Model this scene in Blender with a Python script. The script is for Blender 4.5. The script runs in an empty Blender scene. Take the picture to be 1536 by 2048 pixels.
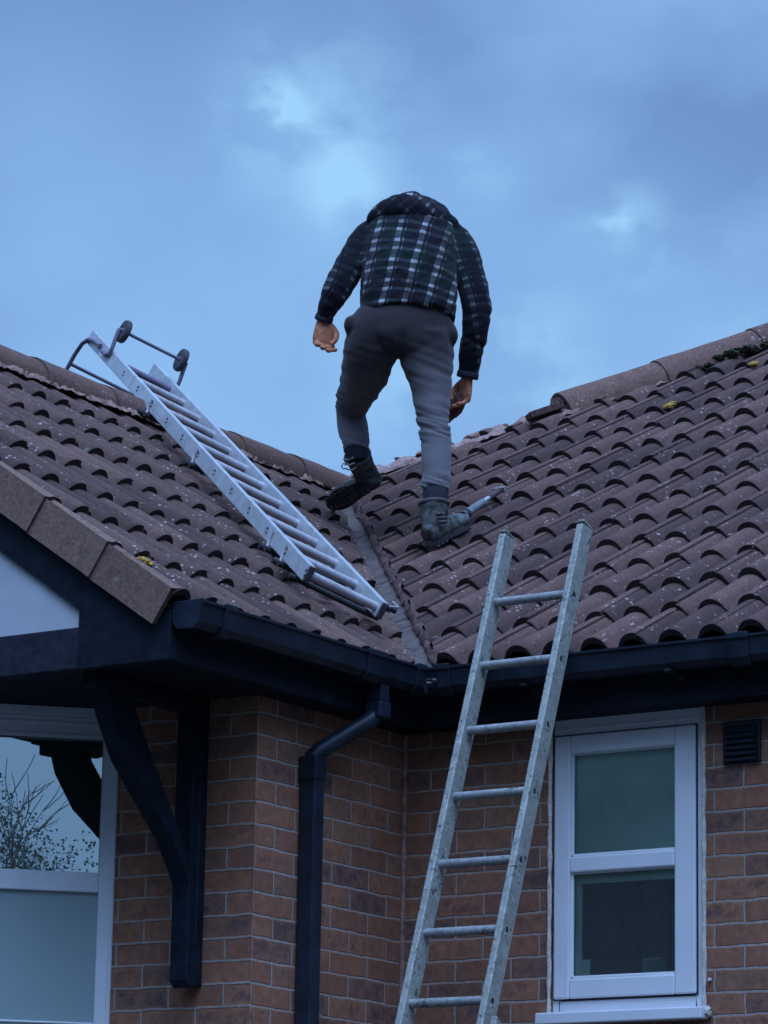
import bpy, bmesh, math, random
import numpy as np
from mathutils import Vector, Matrix, noise
random.seed(7); rng = np.random.default_rng(7)
PI = math.pi
sc = bpy.context.scene
C = sc.collection

# ------------------------------------------------------------------ camera
CAM_LOC = (6.7320, -10.1750, -1.0774)
YAW, PITCH, ROLL, FPX = -0.59187, 0.23492, 0.01875, 6976.8
_f = Vector((math.sin(YAW)*math.cos(PITCH), math.cos(YAW)*math.cos(PITCH), math.sin(PITCH)))
_r0 = Vector((math.cos(YAW), -math.sin(YAW), 0)); _u0 = _r0.cross(_f)
RT = _r0*math.cos(ROLL) + _u0*math.sin(ROLL); UP = -_r0*math.sin(ROLL) + _u0*math.cos(ROLL); FW = _f
cam_d = bpy.data.cameras.new("camera"); cam = bpy.data.objects.new("camera", cam_d); C.objects.link(cam)
cam.matrix_world = Matrix(((RT.x, UP.x, -FW.x, CAM_LOC[0]), (RT.y, UP.y, -FW.y, CAM_LOC[1]), (RT.z, UP.z, -FW.z, CAM_LOC[2]), (0, 0, 0, 1)))
cam_d.sensor_fit = 'VERTICAL'; cam_d.sensor_height = 36; cam_d.lens = FPX*36/2048
cam_d.clip_end = 3000; cam_d.clip_start = .1
sc.camera = cam
def at(x, y, d):
    return Vector(CAM_LOC) + d*(FW + RT*(x-768)/FPX - UP*(y-1024)/FPX)

# ------------------------------------------------------------------ light
sc.view_settings.view_transform = 'Standard'; sc.view_settings.look = 'None'
sc.view_settings.exposure = 0.0; sc.view_settings.gamma = 1
SUN_EL, SUN_AZ = math.radians(62), math.radians(138)      # azimuth clockwise from +y
sun_dir = Vector((math.sin(SUN_AZ)*math.cos(SUN_EL), math.cos(SUN_AZ)*math.cos(SUN_EL), math.sin(SUN_EL)))
sl = bpy.data.lights.new("sun", 'SUN'); so = bpy.data.objects.new("sun", sl); C.objects.link(so)
so.rotation_euler = (-sun_dir).to_track_quat('-Z', 'Y').to_euler(); so.location = (0, 0, 30)
sl.energy = 1.0; sl.angle = math.radians(30); sl.color = (.42, .60, 1.0)

W = bpy.data.worlds.new("World"); sc.world = W; W.use_nodes = True
nt = W.node_tree; nt.nodes.clear()
def N(t, tree=None, **kw):
    n = (tree or nt).nodes.new(t)
    for k, v in kw.items():
        setattr(n, k, v)
    return n
def mathn(tree, op, a, b=None, c=None, clamp=False):
    n = tree.nodes.new('ShaderNodeMath'); n.operation = op; n.use_clamp = clamp
    for i, v in enumerate((a, b, c)):
        if v is None: continue
        if isinstance(v, (int, float)): n.inputs[i].default_value = v
        else: tree.links.new(v, n.inputs[i])
    return n.outputs[0]
LOWDIM = .93
ZEN, SIDE = .40, 1.68
def build_world():
    L = nt.links
    out = N('ShaderNodeOutputWorld'); tc = N('ShaderNodeTexCoord')
    sky = N('ShaderNodeTexSky'); sky.sky_type = 'NISHITA'; sky.sun_disc = False
    sky.sun_elevation = SUN_EL; sky.sun_rotation = SUN_AZ
    b1 = N('ShaderNodeBackground'); b1.inputs[1].default_value = 0.05
    cover = N('ShaderNodeMix', data_type='RGBA', blend_type='MULTIPLY'); cover.inputs[0].default_value = 1; L.new(sky.outputs[0], cover.inputs[6]); cover.inputs[7].default_value = (.10, .10, .10, 1); L.new(cover.outputs[2], b1.inputs[0])
    G = tc.outputs['Generated']
    # cloud layer
    mp = N('ShaderNodeMapping'); mp.inputs['Scale'].default_value = (1, 1, 1.7); L.new(G, mp.inputs[0])
    n1 = N('ShaderNodeTexNoise'); n1.inputs['Scale'].default_value = 9; n1.inputs['Detail'].default_value = 7; n1.inputs['Roughness'].default_value = .50; n1.inputs['Distortion'].default_value = 0
    L.new(mp.outputs[0], n1.inputs['Vector'])
    n2 = N('ShaderNodeTexNoise'); n2.inputs['Scale'].default_value = 34; n2.inputs['Detail'].default_value = 7; n2.inputs['Roughness'].default_value = .50; n2.inputs['Distortion'].default_value = 0
    L.new(mp.outputs[0], n2.inputs['Vector'])
    base = N('ShaderNodeValToRGB'); cr = base.color_ramp
    cr.elements[0].position = .40; cr.elements[0].color = (.140, .275, .570, 1)
    cr.elements[1].position = .62; cr.elements[1].color = (.228, .425, .765, 1)
    L.new(n1.outputs[0], base.inputs[0])
    # brighter thin patches in fixed directions of the sky
    def patch(px, py, rad, amp):
        d = (FW + RT*(px-768)/FPX - UP*(py-1024)/FPX).normalized()
        vm = N('ShaderNodeVectorMath', operation='DISTANCE'); L.new(G, vm.inputs[0]); vm.inputs[1].default_value = d
        q = mathn(nt, 'DIVIDE', vm.outputs['Value'], rad/FPX)
        q = mathn(nt, 'MULTIPLY', q, q); q = mathn(nt, 'MULTIPLY', q, -1.0)
        return mathn(nt, 'MULTIPLY', mathn(nt, 'EXPONENT', q), amp)
    def total(lst):
        tot = None
        for a in lst:
            v = patch(*a); tot = v if tot is None else mathn(nt, 'ADD', tot, v)
        return tot
    broad = total(((250, 620, 480, .40), (330, 950, 460, .30), (850, 950, 480, .55), (1400, 760, 320, .45), (60, 260, 240, .35), (620, 260, 230, .35), (1150, 480, 260, .22), (950, 350, 160, .25)))
    small = total(((545, 215, 62, .9), (630, 240, 170, .50), (660, 320, 90, .30), (700, 400, 70, .85), (1240, 470, 75, 1.2), (950, 340, 90, .3), (800, 760, 120, .55), (1060, 730, 130, .6), (1490, 590, 120, .3)))
    w = N('ShaderNodeMapRange', interpolation_type='SMOOTHSTEP'); L.new(n2.outputs[0], w.inputs[0]); w.inputs[1].default_value = .40; w.inputs[2].default_value = .62
    w.inputs[3].default_value = .18; w.inputs[4].default_value = 1.15
    small = mathn(nt, 'MULTIPLY', small, w.outputs[0], clamp=True); broad = mathn(nt, 'MULTIPLY', broad, 1.0, clamp=True)
    m0 = N('ShaderNodeMix', data_type='RGBA'); L.new(broad, m0.inputs[0]); L.new(base.outputs[0], m0.inputs[6]); m0.inputs[7].default_value = (.262, .500, .865, 1)
    mx = N('ShaderNodeMix', data_type='RGBA'); L.new(small, mx.inputs[0]); L.new(m0.outputs[2], mx.inputs[6]); mx.inputs[7].default_value = (.345, .64, .96, 1)
    # overcast sky: brighter and greyer overhead than near the horizon, and a little brighter on the daylight side
    sep = N('ShaderNodeSeparateXYZ'); L.new(G, sep.inputs[0])
    ze = N('ShaderNodeMapRange', interpolation_type='SMOOTHSTEP'); L.new(sep.outputs[2], ze.inputs[0]); ze.inputs[1].default_value = .40; ze.inputs[2].default_value = 1.0; ze.inputs[3].default_value = 0.0; ze.inputs[4].default_value = 1.0
    dt = N('ShaderNodeVectorMath', operation='DOT_PRODUCT'); L.new(G, dt.inputs[0]); dt.inputs[1].default_value = Vector((.40, -.42, .95)).normalized()
    br = N('ShaderNodeMapRange', interpolation_type='SMOOTHSTEP'); L.new(dt.outputs['Value'], br.inputs[0]); br.inputs[1].default_value = .72; br.inputs[2].default_value = 1.0
    br.inputs[3].default_value = 0.0; br.inputs[4].default_value = 1.0
    hz = N('ShaderNodeMapRange', interpolation_type='SMOOTHSTEP'); L.new(sep.outputs[2], hz.inputs[0]); hz.inputs[1].default_value = -.05; hz.inputs[2].default_value = .03
    mz = N('ShaderNodeMix', data_type='RGBA'); L.new(ze.outputs[0], mz.inputs[0]); L.new(mx.outputs[2], mz.inputs[6]); mz.inputs[7].default_value = (ZEN, ZEN*1.64, ZEN*3.0, 1)
    mb = N('ShaderNodeMix', data_type='RGBA'); L.new(br.outputs[0], mb.inputs[0]); L.new(mz.outputs[2], mb.inputs[6]); mb.inputs[7].default_value = (SIDE, SIDE*1.62, SIDE*2.95, 1)
    mx = mb
    # low sky dimmed on the viewer's side to deepen shade under the eaves
    bk = N('ShaderNodeVectorMath', operation='DOT_PRODUCT'); L.new(G, bk.inputs[0]); bk.inputs[1].default_value = Vector((-FW.x, -FW.y, 0)).normalized()
    b_ = N('ShaderNodeMapRange', interpolation_type='SMOOTHSTEP'); L.new(bk.outputs['Value'], b_.inputs[0]); b_.inputs[1].default_value = -.55; b_.inputs[2].default_value = .1
    lo = N('ShaderNodeMapRange', interpolation_type='SMOOTHSTEP'); L.new(sep.outputs[2], lo.inputs[0]); lo.inputs[1].default_value = .12; lo.inputs[2].default_value = .78; lo.inputs[3].default_value = LOWDIM; lo.inputs[4].default_value = 0.0
    # bright patch added to that low sky for the bay glass to mirror
    gp = N('ShaderNodeVectorMath', operation='DOT_PRODUCT'); L.new(G, gp.inputs[0]); gp.inputs[1].default_value = Vector((.760, -.632, .17)).normalized()
    gq = N('ShaderNodeMapRange', interpolation_type='SMOOTHSTEP'); L.new(gp.outputs['Value'], gq.inputs[0]); gq.inputs[1].default_value = .955; gq.inputs[2].default_value = .995; gq.inputs[3].default_value = 0; gq.inputs[4].default_value = 1
    cut = mathn(nt, 'MULTIPLY', mathn(nt, 'MULTIPLY', b_.outputs[0], lo.outputs[0]), mathn(nt, 'SUBTRACT', 1.0, gq.outputs[0]))
    st = mathn(nt, 'MULTIPLY', hz.outputs[0], mathn(nt, 'ADD', mathn(nt, 'SUBTRACT', 1.0, cut), mathn(nt, 'MULTIPLY', gq.outputs[0], .25)))
    b2 = N('ShaderNodeBackground'); L.new(mx.outputs[2], b2.inputs[0]); L.new(st, b2.inputs[1])
    ad = N('ShaderNodeAddShader'); L.new(b1.outputs[0], ad.inputs[0]); L.new(b2.outputs[0], ad.inputs[1]); L.new(ad.outputs[0], out.inputs[0])
build_world()

# ------------------------------------------------------------------ materials
def newmat(name):
    m = bpy.data.materials.new(name); m.use_nodes = True
    t = m.node_tree; b = t.nodes['Principled BSDF']; return m, t, b
def noise_node(t, scale, detail=5, rough=.6, vec=None, dist=0):
    n = t.nodes.new('ShaderNodeTexNoise'); n.inputs['Scale'].default_value = scale; n.inputs['Detail'].default_value = detail
    n.inputs['Roughness'].default_value = rough; n.inputs['Distortion'].default_value = dist
    if vec is not None: t.links.new(vec, n.inputs['Vector'])
    return n
def ramp(t, src, stops):
    r = t.nodes.new('ShaderNodeValToRGB'); e = r.color_ramp.elements
    while len(e) < len(stops): e.new(.5)
    for i, (p, c) in enumerate(stops):
        e[i].position = p; e[i].color = (c, c, c, 1) if isinstance(c, (int, float)) else (*c, 1)
    t.links.new(src, r.inputs[0]); return r
def mix(t, fac, a, b, blend='MIX'):
    m = t.nodes.new('ShaderNodeMix'); m.data_type = 'RGBA'; m.blend_type = blend
    for v, i in ((fac, 0), (a, 6), (b, 7)):
        if isinstance(v, (int, float)): m.inputs[i].default_value = v
        elif isinstance(v, tuple): m.inputs[i].default_value = (*v, 1)
        else: t.links.new(v, m.inputs[i])
    return m.outputs[2]
def bump(t, b, h, strength=.5, dist=.01):
    n = t.nodes.new('ShaderNodeBump'); n.inputs['Strength'].default_value = strength; n.inputs['Distance'].default_value = dist
    t.links.new(h, n.inputs['Height']); t.links.new(n.outputs[0], b.inputs['Normal']); return n
def simple(name, col, rough=.5, metal=0, var=.15, scale=30, bmp=0, spec=.5, col2=None):
    m, t, b = newmat(name)
    tc = t.nodes.new('ShaderNodeTexCoord')
    n = noise_node(t, scale, 6, .65, tc.outputs['Object'])
    c2 = col2 or tuple(min(1, c*(1+var*2)) for c in col); c1 = tuple(c*(1-var*1.5) for c in col)
    r = ramp(t, n.outputs[0], [(.3, c1), (.7, c2)])
    t.links.new(r.outputs[0], b.inputs['Base Color']); b.inputs['Roughness'].default_value = rough; b.inputs['Metallic'].default_value = metal
    b.inputs['Specular IOR Level'].default_value = spec
    if bmp: bump(t, b, n.outputs[0], bmp, .004)
    return m

def brick_mat(name, parity):
    m, t, b = newmat(name); L = t.links
    uv = t.nodes.new('ShaderNodeUVMap'); uv.uv_map = 'UVMap'
    # slight waviness of the courses
    tc = t.nodes.new('ShaderNodeTexCoord')
    wn = noise_node(t, 11, 4, .6, tc.outputs['Object'])
    wv = t.nodes.new('ShaderNodeVectorMath'); wv.operation = 'MULTIPLY_ADD'; L.new(wn.outputs['Color'], wv.inputs[0])
    wv.inputs[1].default_value = (.013, .015, 0); wv.inputs[2].default_value = (-.0065, -.0075 + (.075*10 if not parity else .075*11), 0)
    ad = t.nodes.new('ShaderNodeVectorMath'); ad.operation = 'ADD'; L.new(uv.outputs[0], ad.inputs[0]); L.new(wv.outputs[0], ad.inputs[1])
    def brk(msize, smooth, c1, c2, mo, bias=0):
        k = t.nodes.new('ShaderNodeTexBrick'); k.offset = .5; k.offset_frequency = 2; k.squash = 1
        k.inputs['Scale'].default_value = 1; k.inputs['Brick Width'].default_value = .225; k.inputs['Row Height'].default_value = .075
        k.inputs['Mortar Size'].default_value = msize; k.inputs['Mortar Smooth'].default_value = smooth; k.inputs['Bias'].default_value = bias
        k.inputs['Color1'].default_value = (*c1, 1); k.inputs['Color2'].default_value = (*c2, 1); k.inputs['Mortar'].default_value = (*mo, 1)
        L.new(ad.outputs[0], k.inputs['Vector']); return k
    k = brk(.0055, .45, (0, 0, 0), (1, 1, 1), (.5, .5, .5))
    kb = brk(.022, .8, (0, 0, 0), (0, 0, 0), (1, 1, 1))
    tint = ramp(t, k.outputs['Color'], [(.0, (.40, .165, .090)), (.22, (.30, .128, .080)), (.45, (.42, .180, .098)), (.7, (.33, .155, .092)), (.88, (.25, .118, .084)), (1.0, (.43, .205, .110))])
    n1 = noise_node(t, 32, 6, .7, tc.outputs['Object']); n2 = noise_node(t, 150, 4, .7, tc.outputs['Object'])
    c = mix(t, ramp(t, n1.outputs[0], [(.32, .72), (.7, 1.22)]).outputs[0], (0, 0, 0), tint.outputs[0])
    mm = t.nodes.new('ShaderNodeMix'); mm.data_type = 'RGBA'; mm.blend_type = 'MULTIPLY'; mm.inputs[0].default_value = 1
    L.new(tint.outputs[0], mm.inputs[6]); L.new(ramp(t, n1.outputs[0], [(.3, .62), (.7, 1.15)]).outputs[0], mm.inputs[7]); c = mm.outputs[2]
    # purple-black kiss marks in the middle of some bricks
    inv = mathn(t, 'SUBTRACT', 1.0, kb.outputs['Fac'], clamp=True)
    per = ramp(t, k.outputs['Color'], [(.38, 0.0), (.46, 1.0), (.62, .15), (.80, 1.0), (.9, 1.0), (.97, .2)])
    n3 = noise_node(t, 22, 5, .75, tc.outputs['Object'])
    km = mathn(t, 'MULTIPLY', mathn(t, 'MULTIPLY', inv, per.outputs[0]), ramp(t, n3.outputs[0], [(.44, 0.0), (.60, .75)]).outputs[0], clamp=True)
    c = mix(t, km, c, (.058, .042, .062))
    sp = ramp(t, n2.outputs[0], [(.60, 0.0), (.68, .55)])
    c = mix(t, sp.outputs[0], c, (.09, .05, .045))
    nm = noise_node(t, 60, 5, .7, tc.outputs['Object'])
    mort = ramp(t, nm.outputs[0], [(.3, (.30, .225, .19)), (.7, (.50, .40, .345))])
    c = mix(t, k.outputs['Fac'], c, mort.outputs[0])
    big = noise_node(t, 2.2, 4, .6, tc.outputs['Object'])
    m2 = t.nodes.new('ShaderNodeMix'); m2.data_type = 'RGBA'; m2.blend_type = 'MULTIPLY'; m2.inputs[0].default_value = 1; L.new(c, m2.inputs[6])
    L.new(ramp(t, big.outputs[0], [(.3, .78), (.7, 1.1)]).outputs[0], m2.inputs[7])
    L.new(m2.outputs[2], b.inputs['Base Color']); b.inputs['Roughness'].default_value = .88
    h = mathn(t, 'SUBTRACT', mathn(t, 'MULTIPLY', n1.outputs[0], .35), k.outputs['Fac'])
    h = mathn(t, 'ADD', h, mathn(t, 'MULTIPLY', n2.outputs[0], .12))
    bump(t, b, h, 1.0, .006)
    return m

def tile_mat(name, base_a, base_b, lichen):
    m, t, b = newmat(name); L = t.links
    tc = t.nodes.new('ShaderNodeTexCoord'); ob = tc.outputs['Object']
    at_ = t.nodes.new('ShaderNodeAttribute'); at_.attribute_name = 'tint'
    sp = t.nodes.new('ShaderNodeSeparateColor'); L.new(at_.outputs['Color'], sp.inputs[0])
    n1 = noise_node(t, 7, 6, .7, ob); n2 = noise_node(t, 70, 6, .75, ob); n4 = noise_node(t, 260, 3, .7, ob)
    f = mathn(t, 'ADD', mathn(t, 'MULTIPLY', sp.outputs[0], .85), mathn(t, 'MULTIPLY', n1.outputs[0], .35))
    c = ramp(t, f, [(.1, base_a), (.5, tuple((a+b_)/2*1.0 for a, b_ in zip(base_a, base_b))), (.95, base_b)]).outputs[0]
    mm = t.nodes.new('ShaderNodeMix'); mm.data_type = 'RGBA'; mm.blend_type = 'MULTIPLY'; mm.inputs[0].default_value = 1; L.new(c, mm.inputs[6])
    L.new(ramp(t, n2.outputs[0], [(.28, .50), (.72, 1.40)]).outputs[0], mm.inputs[7]); c = mm.outputs[2]
    # grime patches
    g = noise_node(t, 13, 7, .75, ob, .6)
    c = mix(t, ramp(t, g.outputs[0], [(.50, 0.0), (.70, .6)]).outputs[0], c, (.056, .044, .042))
    # pale lichen spots
    v = t.nodes.new('ShaderNodeTexVoronoi'); v.inputs['Scale'].default_value = 62; v.inputs['Randomness'].default_value = 1; L.new(ob, v.inputs['Vector'])
    dn = noise_node(t, 120, 3, .6, ob)
    dist = mathn(t, 'ADD', v.outputs['Distance'], mathn(t, 'MULTIPLY', mathn(t, 'SUBTRACT', dn.outputs[0], .5), .35))
    cellr = t.nodes.new('ShaderNodeSeparateColor'); L.new(v.outputs['Color'], cellr.inputs[0])
    lim = mathn(t, 'MULTIPLY', mathn(t, 'SUBTRACT', mathn(t, 'ADD', cellr.outputs[0], mathn(t, 'MULTIPLY', mathn(t, 'SUBTRACT', noise_node(t, 4.5, 4, .65, ob, .4).outputs[0], .5), 1.5)), .84 - lichen*.5), .9)
    spot = mathn(t, 'MULTIPLY', mathn(t, 'SUBTRACT', lim, dist), 9.0, clamp=True)
    c = mix(t, mathn(t, 'MULTIPLY', spot, .85), c, (.44, .38, .34))
    v2 = t.nodes.new('ShaderNodeTexVoronoi'); v2.inputs['Scale'].default_value = 24; L.new(ob, v2.inputs['Vector'])
    c2 = t.nodes.new('ShaderNodeSeparateColor'); L.new(v2.outputs['Color'], c2.inputs[0])
    d2 = mathn(t, 'ADD', v2.outputs['Distance'], mathn(t, 'MULTIPLY', mathn(t, 'SUBTRACT', dn.outputs[0], .5), .5))
    s2 = mathn(t, 'MULTIPLY', mathn(t, 'SUBTRACT', mathn(t, 'MULTIPLY', mathn(t, 'SUBTRACT', c2.outputs[1], .86), 2.4), d2), 7.0, clamp=True)
    c = mix(t, mathn(t, 'MULTIPLY', s2, .6), c, (.33, .28, .25))
    # fine bright grit
    c = mix(t, ramp(t, n4.outputs[0], [(.66, 0.0), (.74, .5)]).outputs[0], c, (.28, .22, .19))
    # painted shade of troughs and lower ends (second channel of the tint)
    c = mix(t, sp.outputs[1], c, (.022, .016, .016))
    L.new(c, b.inputs['Base Color']); b.inputs['Roughness'].default_value = .85; b.inputs['Specular IOR Level'].default_value = .35
    h = mathn(t, 'ADD', mathn(t, 'MULTIPLY', n2.outputs[0], 1.0), mathn(t, 'MULTIPLY', n4.outputs[0], .5))
    bump(t, b, h, .8, .004)
    return m

def glass_mat(name, tint, rough, transp, bmp=0, ior=1.6, coat=0):
    m, t, b = newmat(name); L = t.links
    out = t.nodes['Material Output']
    gl = t.nodes.new('ShaderNodeBsdfGlossy'); gl.inputs['Roughness'].default_value = rough; gl.inputs['Color'].default_value = (.93, 1, .97, 1)
    tr = t.nodes.new('ShaderNodeBsdfTransparent'); tr.inputs['Color'].default_value = (*tint, 1)
    fr = t.nodes.new('ShaderNodeFresnel'); fr.inputs['IOR'].default_value = ior
    mx = t.nodes.new('ShaderNodeMixShader'); L.new(fr.outputs[0], mx.inputs[0]); L.new(tr.outputs[0], mx.inputs[1]); L.new(gl.outputs[0], mx.inputs[2])
    if transp < 1:
        df = t.nodes.new('ShaderNodeBsdfDiffuse'); df.inputs['Color'].default_value = (.38, .48, .48, 1)
        m2 = t.nodes.new('ShaderNodeMixShader'); m2.inputs[0].default_value = transp; L.new(df.outputs[0], m2.inputs[1]); L.new(tr.outputs[0], m2.inputs[2]); L.new(m2.outputs[0], mx.inputs[1])
    if bmp:
        tc = t.nodes.new('ShaderNodeTexCoord'); n = noise_node(t, 85, 4, .6, tc.outputs['Object'], 1.5)
        bn = t.nodes.new('ShaderNodeBump'); bn.inputs['Strength'].default_value = bmp; bn.inputs['Distance'].default_value = .01; L.new(n.outputs[0], bn.inputs['Height'])
        L.new(bn.outputs[0], gl.inputs['Normal'])
    L.new(mx.outputs[0], out.inputs[0]); return m

MAT = {}
MAT['brick'] = brick_mat('brick_face', 0)
MAT['brick_side'] = brick_mat('brick_face_return', 1)
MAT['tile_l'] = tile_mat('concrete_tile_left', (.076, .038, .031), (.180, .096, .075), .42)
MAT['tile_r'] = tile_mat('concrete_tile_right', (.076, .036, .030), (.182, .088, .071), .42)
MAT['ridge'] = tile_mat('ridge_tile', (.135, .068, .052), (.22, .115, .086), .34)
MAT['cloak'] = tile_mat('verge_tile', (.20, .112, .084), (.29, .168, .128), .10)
MAT['mortar'] = simple('mortar_bed', (.30, .17, .14), .95, 0, .4, 40, .9)
MAT['mortar_pale'] = simple('pale_mortar', (.33, .205, .18), .95, 0, .35, 45, .9)
MAT['mortar_dark'] = simple('dark_red_mortar', (.085, .042, .038), .95, 0, .6, 40, .9)
MAT['moss'] = simple('moss', (.045, .05, .028), 1, 0, .5, 90, 1)
MAT['black'] = simple('black_stained_timber', (.006, .011, .020), .7, 0, .35, 18, .25, .2)
MAT['beam'] = simple('weathered_dark_timber', (.022, .022, .036), .8, 0, .3, 25, .3, .2)
MAT['pvc_black'] = simple('black_pvc', (.012, .019, .031), .42, 0, .3, 9, .05, .4)
MAT['render'] = simple('white_render', (.50, .52, .55), .9, 0, .05, 6, .1)
MAT['upvc'] = simple('white_upvc', (.78, .78, .80), .35, 0, .03, 5, 0)
MAT['seal'] = simple('cream_sealant', (.62, .55, .47), .8, 0, .2, 60, .4)
MAT['gasket'] = simple('black_gasket', (.02, .02, .025), .7)
MAT['dark'] = simple('dark_interior', (.03, .03, .03), 1)
MAT['blind'] = simple('pale_green_blind', (.62, .72, .66), .9, 0, .12, 3, 0)
MAT['lead'] = simple('grey_valley_lining', (.105, .075, .066), .8, 0, .35, 14, .4)
MAT['rubber'] = simple('grey_rubber', (.06, .06, .07), .8, 0, .3, 60, .3)
MAT['ground'] = simple('paving', (.035, .035, .032), .95, 0, .3, 1.5, .3)

def metal_mat(name, col, dirt, dcol, rough=.42, spots=.0, metal=.55, streak=(1, 1, 1)):
    m, t, b = newmat(name); L = t.links
    tc = t.nodes.new('ShaderNodeTexCoord'); mp = t.nodes.new('ShaderNodeMapping'); mp.inputs['Scale'].default_value = streak; L.new(tc.outputs['Object'], mp.inputs[0])
    n1 = noise_node(t, 14, 7, .7, mp.outputs[0], .5); n2 = noise_node(t, 60, 6, .75, tc.outputs['Object'], .8)
    c = mix(t, ramp(t, n1.outputs[0], [(.35, 0.0), (.65, 1.0)]).outputs[0], tuple(x*.72 for x in col), col)
    c = mix(t, mathn(t, 'MULTIPLY', ramp(t, n2.outputs[0], [(.47, 0.0), (.66, 1.0)]).outputs[0], dirt), c, dcol)
    if spots:
        n3 = noise_node(t, 38, 5, .7, tc.outputs['Object'], 1.2)
        c = mix(t, mathn(t, 'MULTIPLY', ramp(t, n3.outputs[0], [(.57, 0.0), (.63, 1.0)]).outputs[0], spots), c, (.03, .033, .04))
        n5 = noise_node(t, 27, 5, .7, tc.outputs['Object'], 1.6)
        c = mix(t, mathn(t, 'MULTIPLY', ramp(t, n5.outputs[0], [(.56, 0.0), (.66, 1.0)]).outputs[0], spots*.9), c, (.62, .60, .48))
    L.new(c, b.inputs['Base Color']); b.inputs['Metallic'].default_value = metal
    L.new(ramp(t, n2.outputs[0], [(.3, rough), (.7, min(1, rough+.3))]).outputs[0], b.inputs['Roughness'])
    bump(t, b, n2.outputs[0], .25, .002); return m
MAT['alu'] = metal_mat('clean_aluminium', (.66, .68, .69), .3, (.55, .55, .56), .38, 0, .45)
MAT['alu_old'] = metal_mat('dirty_aluminium', (.46, .47, .43), .8, (.25, .24, .16), .5, .85, .35)
MAT['alu_rung'] = metal_mat('ladder_rung', (.62, .58, .60), .4, (.30, .27, .28), .4, .25, .4)
MAT['tube'] = metal_mat('purple_grey_tube', (.26, .22, .30), .4, (.12, .10, .13), .45, 0, .4)

# ------------------------------------------------------------------ mesh helpers
class MB:
    def __init__(s): s.v = []; s.f = []; s.uv = []; s.m = []; s.tint = []
    def face(s, pts, uvs=None, mi=0, tint=(0, 0, 0)):
        b = len(s.v); s.v += [tuple(p) for p in pts]; s.f.append(tuple(range(b, b+len(pts)))); s.uv.append(uvs); s.m.append(mi); s.tint.append(tint)
    def box(s, a, b, mi=0):
        x0, y0, z0 = a; x1, y1, z1 = b
        P = [(x0, y0, z0), (x1, y0, z0), (x1, y1, z0), (x0, y1, z0), (x0, y0, z1), (x1, y0, z1), (x1, y1, z1), (x0, y1, z1)]
        s.hexa(P, mi)
    def hexa(s, P, mi=0):
        o = len(s.v); s.v += [tuple(p) for p in P]
        for q in ((0, 3, 2, 1), (4, 5, 6, 7), (0, 1, 5, 4), (1, 2, 6, 5), (2, 3, 7, 6), (3, 0, 4, 7)):
            s.f.append(tuple(o+i for i in q)); s.uv.append(None); s.m.append(mi); s.tint.append((0, 0, 0))
    def obox(s, c, ax, ay, az, hx, hy, hz, mi=0):
        c, ax, ay, az = map(Vector, (c, ax, ay, az))
        P = [c+ax*hx*i+ay*hy*j+az*hz*k for k in (-1, 1) for (i, j) in ((-1, -1), (1, -1), (1, 1), (-1, 1))]
        s.hexa(P, mi)
    def prism(s, poly, d, mi=0):
        d = Vector(d); n = len(poly); A = [Vector(p) for p in poly]; B = [p+d for p in A]; o = len(s.v)
        s.v += [tuple(p) for p in A+B]
        fs = [tuple(range(n))[::-1], tuple(range(n, 2*n))] + [(i, (i+1) % n, n+(i+1) % n, n+i) for i in range(n)]
        for q in fs: s.f.append(tuple(o+i for i in q)); s.uv.append(None); s.m.append(mi); s.tint.append((0, 0, 0))
    def tube(s, path, rad, seg=12, mi=0, cap=True, flat=1.0, side=None):
        path = [Vector(p) for p in path]; n = len(path)
        rs = rad if hasattr(rad, '__len__') else [rad]*n
        o = len(s.v); up = None
        for i, p in enumerate(path):
            d = (path[min(i+1, n-1)] - path[max(i-1, 0)]).normalized()
            if up is None:
                up = Vector(side) if side is not None else (Vector((0, 0, 1)) if abs(d.z) < .9 else Vector((1, 0, 0)))
            a = (up - d*up.dot(d)).normalized(); b_ = d.cross(a); up = a
            for k in range(seg):
                th = 2*PI*k/seg; s.v.append(tuple(p + a*math.cos(th)*rs[i] + b_*math.sin(th)*rs[i]*flat))
        for i in range(n-1):
            for k in range(seg):
                k2 = (k+1) % seg; s.f.append((o+i*seg+k, o+i*seg+k2, o+(i+1)*seg+k2, o+(i+1)*seg+k)); s.uv.append(None); s.m.append(mi); s.tint.append((0, 0, 0))
        if cap:
            s.f.append(tuple(o+k for k in range(seg))[::-1]); s.uv.append(None); s.m.append(mi); s.tint.append((0, 0, 0))
            s.f.append(tuple(o+(n-1)*seg+k for k in range(seg))); s.uv.append(None); s.m.append(mi); s.tint.append((0, 0, 0))
    def mesh(s, name, mats, smooth=False, bevel=0, weld=True, angle=40):
        me = bpy.data.meshes.new(name); me.from_pydata(s.v, [], s.f)
        for m in (mats if isinstance(mats, (list, tuple)) else [mats]): me.materials.append(m)
        me.polygons.foreach_set('material_index', s.m)
        if any(u is not None for u in s.uv):
            ul = me.uv_layers.new(name='UVMap')
            for p, u in zip(me.polygons, s.uv):
                if u is None: continue
                for li, q in zip(p.loop_indices, u): ul.data[li].uv = q
        if any(t != (0, 0, 0) for t in s.tint):
            ca = me.color_attributes.new('tint', 'FLOAT_COLOR', 'CORNER')
            for p, t in zip(me.polygons, s.tint):
                for li in p.loop_indices: ca.data[li].color = (*t, 1)
        bm = bmesh.new(); bm.from_mesh(me)
        if weld: bmesh.ops.remove_doubles(bm, verts=bm.verts, dist=1e-5)
        bmesh.ops.recalc_face_normals(bm, faces=bm.faces)
        bm.to_mesh(me); bm.free()
        if smooth:
            me.polygons.foreach_set('use_smooth', [True]*len(me.polygons))
            me.set_sharp_from_angle(angle=math.radians(angle))
        return me
def link(name, me, parent=None):
    o = bpy.data.objects.new(name, me); C.objects.link(o)
    if parent is not None: o.parent = parent
    return o
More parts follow.
